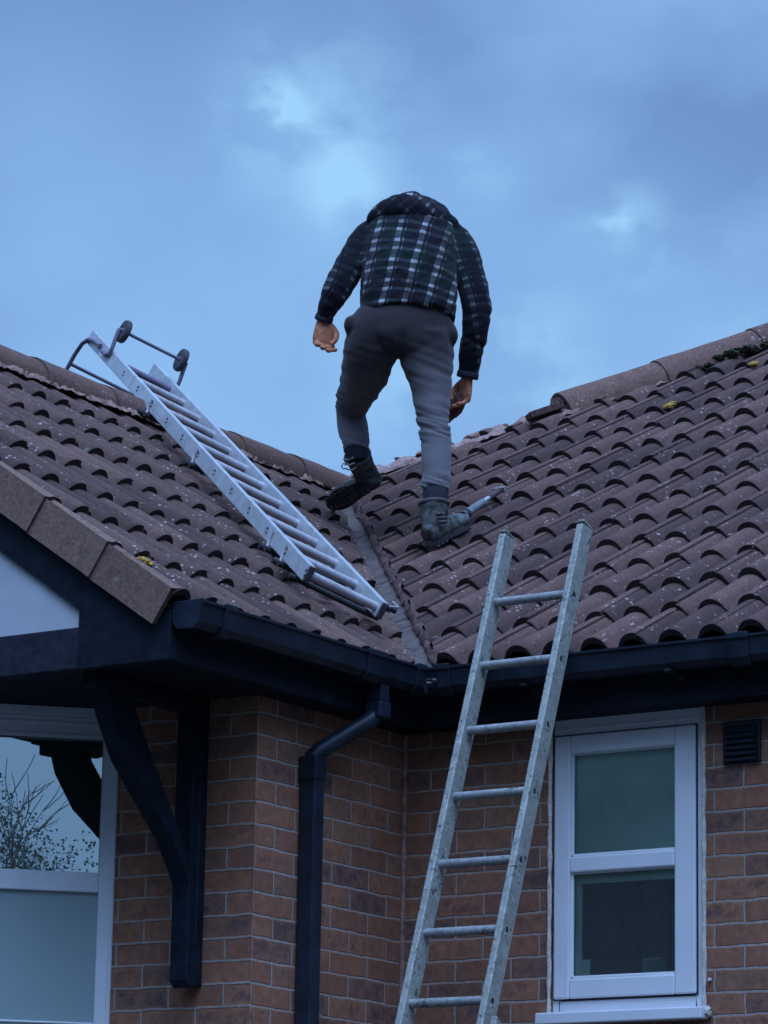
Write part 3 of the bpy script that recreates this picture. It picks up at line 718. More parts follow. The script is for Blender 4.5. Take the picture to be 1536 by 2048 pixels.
# ---- timber brackets under the gable
def bracket(xb):
    br = MB(); xa = xb-.072
    br.prism([(xa, YW-.001, .068), (xa, YW-.070, .060), (xa, YW-.088, .085), (xa, YW-.088, ZS-.002), (xa, YW-.001, ZS-.002)], (xb-xa, 0, 0))
    o_ = part('gallows_bracket', br, MAT['black'], house, bevel=.006)
    out = [(-.978, .40), (-1.0, .435), (-1.078, .537), (-1.206, .652), (-1.332, .766), (-1.419, .901), (-1.46, ZS-.002)]
    inn = [(-1.33, ZS-.002), (-1.304, .945), (-1.212, .812), (-1.139, .706), (-1.077, .619), (-1.02, .54), (-.978, .50)]
    bb = MB(); bb.box((xb-.0005, YW-.052, .20), (xb+.0035, YW-.044, .86)); part('bead', bb, MAT['beam'], o_)
    bb = MB(); bb.prism([(xa+.002, y_, z_) for y_, z_ in out+inn], (xb-xa-.004, 0, 0)); part('curved_brace', bb, MAT['black'], o_)
    bb = MB(); bb.box((xa+.006, -1.50, ZS-.055), (xb-.006, YW-.089, ZS-.003)); part('top_rail', bb, MAT['black'], o_, bevel=.004)
bracket(-.198); bracket(XRIDGE*2+.198+.072)

# ---- right window
def window_right():
    w = bpy.data.objects.new('window', None); C.objects.link(w); w.parent = house; w['label'] = 'small white window beside the ladder, obscured glass'
    x0, x1, z0, z1 = WB; yf = .012
    b = MB()   # outer frame
    f = .030
    b.box((x0+.003, yf, z0), (x0+.003+f, .07, z1)); b.box((x1-.003-f, yf, z0), (x1-.003, .07, z1))
    b.box((x0+.003+f, yf, z1-.062), (x1-.003-f, .07, z1-.0)); b.box((x0+.003+f, yf, z0), (x1-.003-f, .07, z0+.040))
    part('frame', b, MAT['upvc'], w, bevel=.003)
    b = MB(); b.box((x0, yf-.010, z1-.012), (x1-.001, .0, z1)); b.box((x0+.02, yf-.004, z1-.040), (x1-.02, yf+.001, z1-.034)); part('head_trim', b, MAT['upvc'], w, bevel=.002)
    # sash
    sx0, sx1, sz0, sz1 = x0+.013, x1-.030, z0+.046, z1-.062
    gx0, gx1 = .680, 1.086
    b = MB(); ys = -.002
    b.box((sx0, ys, sz0), (gx0, .05, sz1)); b.box((gx1, ys, sz0), (sx1, .05, sz1))
    b.box((gx0, ys+.0005, .911), (gx1, .05, sz1)); b.box((gx0, ys+.0005, sz0), (gx1, .05, .143)); b.box((gx0, ys+.0005, .502), (gx1, .05, .557))
    part('sash', b, MAT['upvc'], w, bevel=.006)
    b = MB()   # gap seal round the sash
    [b.box(*q_) for q_ in (((sx0-.004, ys+.008, sz0-.004), (sx0+.01, .02, sz1+.004)), ((sx1-.01, ys+.008, sz0-.004), (sx1+.004, .02, sz1+.004)), ((sx0+.01, ys+.008, sz0-.004), (sx1-.01, .02, sz0+.01)), ((sx0+.01, ys+.008, sz1-.01), (sx1-.01, .02, sz1+.004)))]; part('gasket', b, MAT['gasket'], w)
    for k, (a, c, nm) in enumerate(((.557, .911, 'pane'), (.143, .502, 'pane'))):
        b = MB(); b.face([(gx0-.002, .021, a-.002), (gx1+.002, .021, a-.002), (gx1+.002, .021, c+.002), (gx0-.002, .021, c+.002)])
        part(nm, b, MAT['obscure'], w)
        b = MB()
        for q_ in (((gx0, a), (gx0+.008, c)), ((gx1-.006, a), (gx1, c)), ((gx0, a), (gx1, a+.010)), ((gx0, c-.005), (gx1, c))):
            b.box((q_[0][0], .012, q_[0][1]), (q_[1][0], .02, q_[1][1]))
        part('glazing_bead', b, MAT['upvc'], w, bevel=.002)
    # cill
    b = MB(); b.box((.574, -.048, -.012), (1.212, .07, .028)); part('sill', b, MAT['upvc'], w, bevel=.005)
    # sealant bead down both sides, thick blob at the foot
    for xs, sg in ((x1+.004, 1), (x0-.002, -1)):
        pts = [(xs+.003*noise.noise(Vector((sg*3, 0, z_*14))), -.0035, z_) for z_ in np.linspace(z0, z1, 60)]
        rr = [.0075*(1+.5*noise.noise(Vector((0, 5, z_*17)))) for z_ in np.linspace(z0, z1, 60)]
        b = MB(); b.tube(pts, rr, 8); part('sealant', b, MAT['seal'], w, smooth=True)
    clump((1.215, -.012, .012), .014, MAT['seal'], 'sealant_blob', w, 3, 1.2)
    # blind inside and the dark room behind it
    b = MB(); b.box((gx0-.02, .035, .466), (gx1+.02, .039, .95)); b.box((gx0-.02, .035, .12), (gx0+.030, .039, .465)); b.box((gx0-.02, .0362, .12), (gx0+.06, .0402, .21))
    part('blind', b, MAT['blind'], w)
    b = MB(); b.box((.88, .14, .13), (.955, .19, .22)); part('bottle', b, MAT['teal'], w, bevel=.01)
    b = MB(); b.box((.91, .30, .2), (1.08, .33, .42)); part('picture', b, MAT['teal'], w)
    b = MB(); X0_, X1_, Y0_, Y1_, Z0_, Z1_ = .45, 1.35, .075, .9, -.1, 1.1
    for q_ in (((X0_, Y1_, Z0_), (X1_, Y1_, Z0_), (X1_, Y1_, Z1_), (X0_, Y1_, Z1_)), ((X0_, Y0_, Z0_), (X0_, Y1_, Z0_), (X0_, Y1_, Z1_), (X0_, Y0_, Z1_)), ((X1_, Y0_, Z0_), (X1_, Y1_, Z0_), (X1_, Y1_, Z1_), (X1_, Y0_, Z1_)),
               ((X0_, Y0_, Z0_), (X1_, Y0_, Z0_), (X1_, Y1_, Z0_), (X0_, Y1_, Z0_)), ((X0_, Y0_, Z1_), (X1_, Y0_, Z1_), (X1_, Y1_, Z1_), (X0_, Y1_, Z1_))): b.face(q_)
    part('room', b, MAT['room'], w)
MAT['obscure'] = glass_mat('obscured_glass', (.80, .90, .86), .20, .95, 1.0, 1.5)
MAT['clear'] = glass_mat('clear_glass', (.5, .62, .62), .0, .97, 0, 4.2)
MAT['satin'] = glass_mat('satin_glass', (.3, .4, .4), .38, .25, .25, 1.7)
MAT['teal'] = simple('teal_object', (.03, .16, .18), .6)
MAT['room'] = simple('room_wall', (.03, .04, .055), 1)
window_right()

# vent
b = MB(); v = bpy.data.objects.new('air_vent', None); C.objects.link(v); v.parent = house
b.box((1.276, -.012, .826), (1.416, .0, .972)); part('vent_plate', b, MAT['pvc_black'], v, bevel=.004)
b = MB()
for i in range(6):
    z = .842 + i*.020; b.prism([(1.288, -.012, z), (1.288, -.026, z-.006), (1.288, -.024, z-.009), (1.288, -.012, z+.012)], (.116, 0, 0))
part('louvre', b, MAT['pvc_black'], v)
b = MB(); b.tube([(1.222, -.002, .118), (1.222, -.012, .118)], .0055, 10); part('wall_plug', b, MAT['upvc'], house)

# ---- canted bay
def bay():
    w = bpy.data.objects.new('bay_window', None); C.objects.link(w); w.parent = house; w['label'] = 'white canted bay window under the black gable'
    J = Vector((XJ, YW, 0)); D = Vector((-1, -1, 0)).normalized(); Nn = Vector((1, -1, 0)).normalized()
    Wd = .70
    def canted(J, D, Nn):
        def P(w_, z_, o_=0): return J + D*w_ + Nn*o_ + Z3*z_
        def bx(b, w0, w1, z0, z1, o0, o1): b.hexa([P(w0, z0, o0), P(w1, z0, o0), P(w1, z0, o1), P(w0, z0, o1), P(w0, z1, o0), P(w1, z1, o0), P(w1, z1, o1), P(w0, z1, o1)])
        b = MB(); bx(b, -.004, .044, -.42, 1.028, -.05, 0); bx(b, Wd-.044, Wd, -.42, 1.028, -.05, 0)
        bx(b, .044, Wd-.044, .928, 1.028, -.05, -.0005); bx(b, .044, Wd-.044, .400, .468, -.05, -.0005); bx(b, .044, Wd-.044, -.42, -.35, -.05, -.0005); bx(b, .044, Wd-.044, -.044, -.036, -.05, -.012)
        part('frame', b, MAT['upvc'], w, bevel=.004)
        b = MB(); bx(b, .0, Wd, 1.004, 1.028, -.0005, .012); bx(b, .044, Wd-.044, .922, .934, -.001, .008); bx(b, .03, Wd, .972, .978, -.001, .005); bx(b, .03, Wd, .990, .994, -.001, .006); part('head_trim', b, MAT['upvc'], w)
        for (a, c, mt) in ((.468, .928, 'clear'), (-.35, .400, 'satin')):
            b = MB(); b.face([P(.04, a, -.018), P(Wd-.04, a, -.018), P(Wd-.04, c, -.018), P(.04, c, -.018)]); part('pane', b, MAT[mt], w)
        b = MB(); b.face([P(0, -.42, -.16), P(Wd, -.42, -.16), P(Wd, 1.03, -.16), P(0, 1.03, -.16)]); part('net_curtain', b, MAT['curtain'], w)
        b = MB(); bx(b, -.0, Wd, ZB, -.42, -.05, -.005); part('panel', b, MAT['upvc'], w)
    canted(J, D, Nn)
    J2 = Vector((XJ2, YW, 0)); canted(J2, Vector((1, -1, 0)).normalized(), Vector((-1, -1, 0)).normalized())
    a, c = (J + D*Wd), (J2 + Vector((1, -1, 0)).normalized()*Wd)
    b = MB(); y_ = a.y
    for z0, z1 in ((-.42, -.35), (.40, .468), (.928, 1.028)): b.box((c.x, y_, z0), (a.x, y_+.05, z1))
    n_ = 4
    for i in range(n_+1):
        xx = c.x + (a.x-c.x)*i/n_; b.box((xx-.03, y_+.001, -.42), (xx+.03, y_+.051, 1.027))
    part('frame', b, MAT['upvc'], w)
    b = MB(); b.face([(c.x, y_+.025, -.35), (a.x, y_+.025, -.35), (a.x, y_+.025, .93), (c.x, y_+.025, .93)]); part('pane', b, MAT['clear'], w)
    b = MB(); b.face([(c.x, y_+.12, -.42), (a.x, y_+.12, -.42), (a.x, y_+.12, 1.03), (c.x, y_+.12, 1.03)]); part('net_curtain', b, MAT['curtain'], w)
    b = MB(); b.box((c.x, y_+.004, ZB), (a.x, y_+.05, -.42)); part('panel', b, MAT['upvc'], w)
    b = MB(); pts = [(XJ+.006+.002*noise.noise(Vector((0, 0, z_*13))), YW-.004, z_) for z_ in np.linspace(-.42, 1.02, 80)]; b.tube(pts, .008, 8); part('sealant', b, MAT['upvc'], w)
MAT['curtain'] = simple('pale_net', (.42, .50, .45), .95, 0, .1, 3)
bay()

# ------------------------------------------------------------------ ground and trees behind the viewer (seen reflected in the bay glass)
b = MB(); b.face([(-400, -400, ZB), (400, -400, ZB), (400, 400, ZB), (-400, 400, ZB)]); struct('ground', b, MAT['ground'])
MAT['bark'] = simple('bark', (.14, .13, .12), .95, 0, .3, 8, .5)
MAT['twig'] = simple('winter_twigs', (.20, .20, .17), .95, 0, .4, 3)
def tree(loc, h, seed, label, dens=1.0):
    rr = random.Random(seed); t = thing('tree', label, 'tree', 'bare trees beyond the road')
    t.location = loc; b = MB(); tw = MB()
    def grow(p, d, L_, r, lev):
        q_ = p; pts = [p]; rs = [r]
        for k in range(4):
            d = (d + Vector((rr.uniform(-.18, .18), rr.uniform(-.18, .18), rr.uniform(-.05, .14)))).normalized(); q_ = q_ + d*L_/4; pts.append(q_); rs.append(r*(1-.11*(k+1)))
        (b if lev < 3 else tw).tube(pts, rs, 6 if lev < 3 else 3, cap=False)
        if lev < 5:
            for _ in range(3 if lev else 5):
                a = pts[rr.choice((2, 3, 4))]; dd = (d + Vector((rr.uniform(-1, 1), rr.uniform(-1, 1), rr.uniform(-.25, .6)))*.85).normalized()
                grow(a, dd, L_*rr.uniform(.55, .78), max(r*.5, .022), lev+1)
    grow(Vector((0, 0, 0)), Z3, h*.32, h*.012, 0)
    part('trunk', b, MAT['bark'], t); part('crown', tw, MAT['twig'], t)
tree((75.3, -65.1, ZB), 24, 1, 'tall bare tree beyond the road, mirrored in the bay glass')
def bush(loc, r, h, seed, label, dens=5000):
    rr = random.Random(seed); t = thing('leafy_tree', label, 'tree', 'leafy trees beyond the road'); t.location = loc; b = MB()
    for i in range(dens):
        u = Vector((rr.gauss(0, 1), rr.gauss(0, 1), rr.gauss(0, 1))).normalized()*(rr.random()**.35)
        wob = 1+.35*noise.noise(u*2.2+Vector((seed, 0, 0)))
        p = Vector((u.x*r*wob, u.y*r*wob, h*.5 + u.z*h*.5*wob)); a = Vector((rr.gauss(0, 1), rr.gauss(0, 1), rr.gauss(0, 1))).normalized(); c_ = a.orthogonal().normalized(); s_ = rr.uniform(.035, .09)
        b.face([p-a*s_, p+c_*s_*.6, p+a*s_, p-c_*s_*.6])
    part('crown', b, MAT['leaf'], t, weld=False)
    b = MB(); b.tube([(0, 0, 0), (0, 0, h*.5)], [.15, .06], 7); part('trunk', b, MAT['bark'], t)
MAT['leaf'] = simple('hedge_leaf', (.24, .26, .22), .9, 0, .4, 1.0)
for i, (x, y, r, h, dn_) in enumerate(((82.0, -72.4, 4.6, 20.0, 60000), (86.4, -68.0, 4.2, 19.2, 40000), (76, -78, 5, 15.5, 4000), (92, -62, 5, 16.2, 4000))):
    bush((x, y, ZB), r, h, i+3, ('tallest leafy tree beyond the road, next to the bare tree', 'narrower leafy tree beyond the road', 'lowest leafy tree beyond the road at its near end', 'leafy tree beyond the road at its far end')[i], dn_)

# ------------------------------------------------------------------ extension ladder against the right gutter
def extension_ladder():
    ang = 1.23717784; O = Vector((0, -.29625, 1.2)); A = Vector((0, math.cos(ang), math.sin(ang))); Nf = Vector((0, -math.sin(ang), math.cos(ang)))
    t = thing('extension_ladder', 'paint-splashed old aluminium ladder leaning on the right gutter beside the small window', 'ladder')
    bot = (ZB-O.z)/A.z + .02
    def stile(xa, xb, s0, s1, off0, off1, cut=.012, name='stile'):
        b = MB(); pr = []
        P = lambda x, s, o: Vector((x, 0, 0)) + O + A*s + Nf*o
        b.hexa([P(xa, s0, off0), P(xb, s0, off0), P(xb, s0, off1), P(xa, s0, off1), P(xa, s1, off0), P(xb, s1, off0), P(xb, s1-cut, off1), P(xa, s1-cut, off1)])
        return part(name, b, MAT['alu_old'], t, bevel=.004)
    P = lambda x, s, o: Vector((x, 0, 0)) + O + A*s + Nf*o
    sts = [stile(.488, .514, bot, .500, -.034, .036), stile(.800, .826, bot, .500, -.034, .036)]
    for o_, x in zip(sts, (.501, .813)):
        b = MB(); b.obox(P(x, .502, .0), VX, A, Nf, .0125, .004, .034); part('end_cap', b, MAT['cap'], o_, bevel=.003)
    s = .232-.004
    while s > bot+.1:
        b = MB(); b.tube([P(.500, s, .004), P(.812, s, .004)], .0155, 14); r = part('rung', b, MAT['alu_rung2'], t, smooth=True)
        # rung end seen as a dark hollow with a bright crimp on the outer face of the stile
        b = MB(); b.tube([P(.8262, s-.004, .006), P(.8268, s-.004, .006)], [.0105, .0105], 12, flat=.7); part('rung_end', b, MAT['gasket'], r)
        b = MB(); b.tube([P(.8262, s-.020, .004), P(.8275, s-.020, .004)], [.006, .005], 8, flat=1.6); part('rung_crimp', b, MAT['alu_old'], r)
        s -= .2496
    # lower section, behind
    t2 = [(.846, .870), (.530, .550)]
    for xa, xb in t2:
        b = MB(); s1 = -1.335
        b.hexa([P(xa, bot, -.10+.05), P(xb, bot, -.05), P(xb, bot, .028), P(xa, bot, .028), P(xa, s1-.03, -.05), P(xb, s1-.03, -.05), P(xb, s1, .028), P(xa, s1, .028)]) if xa > .8 else None
        if xa > .8: part('lower_stile', b, MAT['alu_old'], t, bevel=.004)
MAT['cap'] = simple('worn_plastic_cap', (.24, .26, .22), .8, 0, .4, 50, .3)
MAT['alu_rung2'] = metal_mat('old_rung', (.42, .43, .42), .7, (.20, .19, .18), .45, .8, .4)
extension_ladder()

# ------------------------------------------------------------------ roof ladder on the left slope
def roof_ladder():
    t = thing('roof_ladder', 'clean aluminium roof ladder with two wheels hooked over the left ridge', 'ladder')
    a_ = math.radians(31.2); D = UL*math.cos(a_) + VY*math.sin(a_); Q = -UL*math.sin(a_) + VY*math.cos(a_)   # along, across
    Nn = NL; O = Vector((EL, 0, ZL))
    P = lambda s, n, o: O + D*s + Q*n + Nn*o
    oT, oB = .100, .036
    def stile(n0, n1, s0, s1):
        b = MB(); b.hexa([P(s0, n0, oB), P(s0, n1, oB), P(s1, n1, oB), P(s1, n0, oB), P(s0, n0, oT), P(s0, n1, oT), P(s1, n1, oT), P(s1, n0, oT)])
        o_ = part('stile', b, MAT['alu'], t, bevel=.003)
        b = MB(); b.obox(P(s0-.006, (n0+n1)/2, (oT+oB)/2), D, Q, Nn, .006, (n1-n0)/2-.0005, (oT-oB)/2-.001); part('end_cap', b, MAT['rubber'], o_, bevel=.003)
        return o_
    nA, nB = -.548, -.248
    s1n = stile(nA-.012, nA+.012, .20, 3.74); s1f = stile(nB-.012, nB+.012, .17, 3.66)
    for k in range(13):
        s = 3.06-.2595*k
        if k == 12: continue
        b = MB(); b.tube([P(s, nA+.01, .066), P(s, nB-.01, .066)], .0165, 14); r = part('rung', b, MAT['alu_rung'], t, smooth=True)
        b = MB(); b.tube([P(s-.003, nA-.0125, .068), P(s-.003, nA-.0135, .068)], .0135, 12, flat=.75); part('rung_end', b, MAT['gasket'], r)
        b = MB(); b.tube([P(s-.006, nA-.013, .066), P(s-.006, nA-.0145, .066)], .0062, 10, flat=1.3); part('rung_crimp', b, MAT['alu'], r)
    b = MB(); b.tube([P(3.30, nA+.01, .066), P(3.30, nB-.01, .066)], .0165, 14); part('rung', b, MAT['tube'], t, smooth=True)
    for s in (3.62, 3.52, 3.40):
        b = MB(); b.tube([P(s, nA-.012, .070), P(s, nA-.020, .070)], .008, 8); part('bolt', b, MAT['gasket'], s1n)
    # ridge hook: bent tubes that go down over the far side, with a cross bar
    hk = MB()
    for n in (nA-.022, nB+.022):
        hk.tube([P(3.50, n, .078), P(3.60, n, .074), P(3.69, n, .060), P(3.745, n, .022), P(3.765, n, -.04), P(3.765, n, -.20), P(3.765, n, -.26)], .0095, 10, cap=True)
    hk.tube([P(3.765, nA-.022, -.085), P(3.765, nB+.022, -.085)], .008, 10)
    part('ridge_hook', hk, MAT['tube'], t, smooth=True)
    # wheel bracket on the upper side
    wb = MB()
    for n in (nA-.022, nB+.022):
        wb.tube([P(3.44, n, .068), P(3.37, n, .068), P(3.33, n, .082), P(3.335, n, .115), P(3.36, n, .16), P(3.375, n, .195)], .0090, 10)
    wb.tube([P(3.375, nA-.022, .195), P(3.375, nB+.022, .195)], .0075, 10)
    o_ = part('wheel_bracket', wb, MAT['tube'], t, smooth=True)
    for n in (nA+.004, nB-.004):
        w = MB(); c = P(3.375, n, .195); R = .052; pts = []
        # tyre: revolve a rounded profile about the axle
        prof = [(.024, -.013), (.041, -.014), (.050, -.012), (.053, -.005), (.053, .005), (.050, .012), (.041, .014), (.024, .013)]
        K = 28; rings = []
        for k in range(K):
            th = 2*PI*k/K; rd = D*math.cos(th)+Nn*math.sin(th); rings.append([c+rd*r_*(1.0)+Q*x_ for r_, x_ in prof])
        for k in range(K):
            for j in range(len(prof)): j2 = (j+1) % len(prof); k2 = (k+1) % K; w.face([rings[k][j], rings[k][j2], rings[k2][j2], rings[k2][j]])
        wo = part('wheel', w, MAT['rubber'], t, smooth=True, angle=35)
        w = MB(); w.tube([c-Q*.010, c+Q*.010], .0225, 18); w.tube([c-Q*.018, c+Q*.018], .011, 12); part('hub', w, MAT['tube'], wo, smooth=True)
    # bearers: tubes lying across on the tiles, held by clips on the stile
    for s, ex0, ex1 in ((2.52, -.06, .05), (1.75, -.05, .05), (.62, -.05, .25), (.44, -.05, .05)):
        b = MB(); b.tube([P(s, nA+ex0, .020), P(s, nB+ex1, .020)], .0115, 10); o2 = part('bearer', b, MAT['gasket'], t, smooth=True)
        b = MB(); b.tube([P(s+.03, nA-.016, .085), P(s+.028, nA-.018, .06), P(s+.005, nA-.018, .025), P(s, nA-.028, .010), P(s-.008, nA-.03, .020)], .0055, 8); part('clip', b, MAT['alu_rung'], o2, smooth=True)
        if ex1 > .1:
            b = MB(); b.tube([P(s, nB+.13, .022), P(s-.005, nB+.22, .026), P(s+.01, nB+.255, .035), P(s+.035, nB+.235, .04)], .0055, 8); part('hook_end', b, MAT['alu_rung'], o2, smooth=True)
    b = MB(); b.tube([P(.28, nA-.03, .021), P(.28, nB+.05, .021)], .0115, 10); part('bearer', b, MAT['gasket'], t, smooth=True)
roof_ladder()

# ------------------------------------------------------------------ hand tool on the tiles
def hand_tool():
    t = thing('hand_tool', 'hand tool with grey grip lying on the tiles beside the boot', 'tool')
    def on(px, py, off):
        d_ = FW + RT*(px-768)/FPX - UP*(py-1024)/FPX; o_ = Vector(CAM_LOC); return o_ + d_*((OR+NR*off-o_).dot(NR)/d_.dot(NR))
    a, b_, c, d, e = on(927, 1031, .022), on(966, 1004, .022), on(974, 988, .020), on(998, 981, .022), on(1004, 979, .024)
    m = MB(); m.tube([a, a+(b_-a)*.12, a+(b_-a)*.3, b_], [.019, .021, .0175, .0155], 14); g = part('grip', m, MAT['grip'], t, smooth=True)
    m = MB(); m.tube([a-(b_-a)*.03, a+(b_-a)*.16], [.018, .0225], 14); part('grip_end', m, MAT['gasket'], g, smooth=True)
    m = MB(); m.tube([b_, b_+(d-b_)*.38], [.0105, .0095], 12); part('ferrule', m, MAT['alu'], t, smooth=True)
    m = MB(); m.tube([b_+(d-b_)*.36, d], [.0125, .0135], 12); part('shaft', m, MAT['wood_dark'], t, smooth=True)
    m = MB(); ax = (d-b_).normalized(); sd_ = ax.cross(NR).normalized(); m.obox(d+ax*.008, ax, sd_, NR, .012, .028, .012); part('head', m, MAT['head'], t, bevel=.003)
MAT['grip'] = simple('blue_grey_grip', (.17, .20, .22), .6, 0, .2, 50, .3)
MAT['wood_dark'] = simple('dark_handle', (.10, .06, .055), .7, 0, .3, 50, .3)
MAT['head'] = simple('worn_steel', (.30, .25, .25), .5, .3, .3, 60, .3)
hand_tool()

# ------------------------------------------------------------------ the person
def rad(px, d): return px*d/FPX
class Loft:
    """closed lofted body section list: (centre, half-width along side, half-depth across)"""
    def __init__(s, secs, side=None): s.secs = secs; s.side = side
def loft_mesh(m, secs, side, seg=28, p=2.2):
    """secs: [(Vector c, a, b)], ring spans 'side' and the direction normal to both side and path"""
    n = len(secs); o = len(m.v)
    for i, (c, a, b_) in enumerate(secs):
        d = (secs[min(i+1, n-1)][0]-secs[max(i-1, 0)][0]).normalized()
        s_ = (side - d*side.dot(d)).normalized(); w = d.cross(s_)
        for k in range(seg):
            th = 2*PI*k/seg; cx, sx = math.cos(th), math.sin(th)
            m.v.append(tuple(c + s_*(abs(cx)**(2/p))*math.copysign(1, cx)*a + w*(abs(sx)**(2/p))*math.copysign(1, sx)*b_))
    def f(t): m.f.append(t); m.uv.append(None); m.m.append(0); m.tint.append((0, 0, 0))
    for i in range(n-1):
        for k in range(seg): k2 = (k+1) % seg; f((o+i*seg+k, o+i*seg+k2, o+(i+1)*seg+k2, o+(i+1)*seg+k))
    f(tuple(o+k for k in range(seg))[::-1]); f(tuple(o+(n-1)*seg+k for k in range(seg)))
def sub(secs, k=4):
    """Catmull-Rom resample of sections"""
    out = []; n = len(secs)
    for i in range(n-1):
        P = [secs[max(i-1, 0)], secs[i], secs[i+1], secs[min(i+2, n-1)]]
        for q_ in range(k):
            t = q_/k
            def cr(a, b, c, d): return .5*((2*b) + (c-a)*t + (2*a-5*b+4*c-d)*t*t + (3*b-a-3*c+d)*t*t*t)
            out.append((cr(*[p[0] for p in P]), cr(*[p[1] for p in P]), cr(*[p[2] for p in P])))
    out.append(secs[-1]); return out
def S3(x, y, d, apx, b): return (at(x, y, d), rad(apx, d), b)
def remeshed(lofts, name, voxel, smooth=6, mats=None, disp=None, uvf=None, extra=None):
    m = MB()
    for secs, side in lofts: loft_mesh(m, sub(secs), side)
    if extra:
        for e in extra: e(m)
    me0 = bpy.data.meshes.new(name+'_tmp'); me0.from_pydata(m.v, [], m.f)
    bm = bmesh.new(); bm.from_mesh(me0); bmesh.ops.recalc_face_normals(bm, faces=bm.faces); bm.to_mesh(me0); bm.free()
    ob = bpy.data.objects.new(name+'_tmp', me0); C.objects.link(ob)
    r = ob.modifiers.new('r', 'REMESH'); r.mode = 'VOXEL'; r.voxel_size = voxel
    if smooth: s_ = ob.modifiers.new('s', 'SMOOTH'); s_.factor = .5; s_.iterations = smooth
    dg = bpy.context.evaluated_depsgraph_get(); me = bpy.data.meshes.new_from_object(ob.evaluated_get(dg)); me.name = name
    bpy.data.objects.remove(ob); bpy.data.meshes.remove(me0)
    if disp:
        n = len(me.vertices); co = np.empty(n*3); me.vertices.foreach_get('co', co); co = co.reshape(-1, 3)
        no = np.empty(n*3); me.vertices.foreach_get('normal', no); no = no.reshape(-1, 3)
        out = co.copy()
        for i in range(n): out[i] = co[i] + no[i]*disp(Vector(co[i]))
        me.vertices.foreach_set('co', out.ravel())
    me.polygons.foreach_set('use_smooth', [True]*len(me.polygons))
    me.materials.clear()
    for q_ in (mats or []): me.materials.append(q_)
    if uvf:
        ul = me.uv_layers.new(name='UVMap'); nv = len(me.vertices)
        for p in me.polygons:
            fn = uvf(p.center)
            for li in p.loop_indices: ul.data[li].uv = fn(me.vertices[me.loops[li].vertex_index].co)
    me.update(); return me
def camc(v):   # camera-aligned coordinates relative to a point on the person
    r = Vector(v) - at(815, 620, 14.35); return r.dot(RT), r.dot(UP), r.dot(FW)

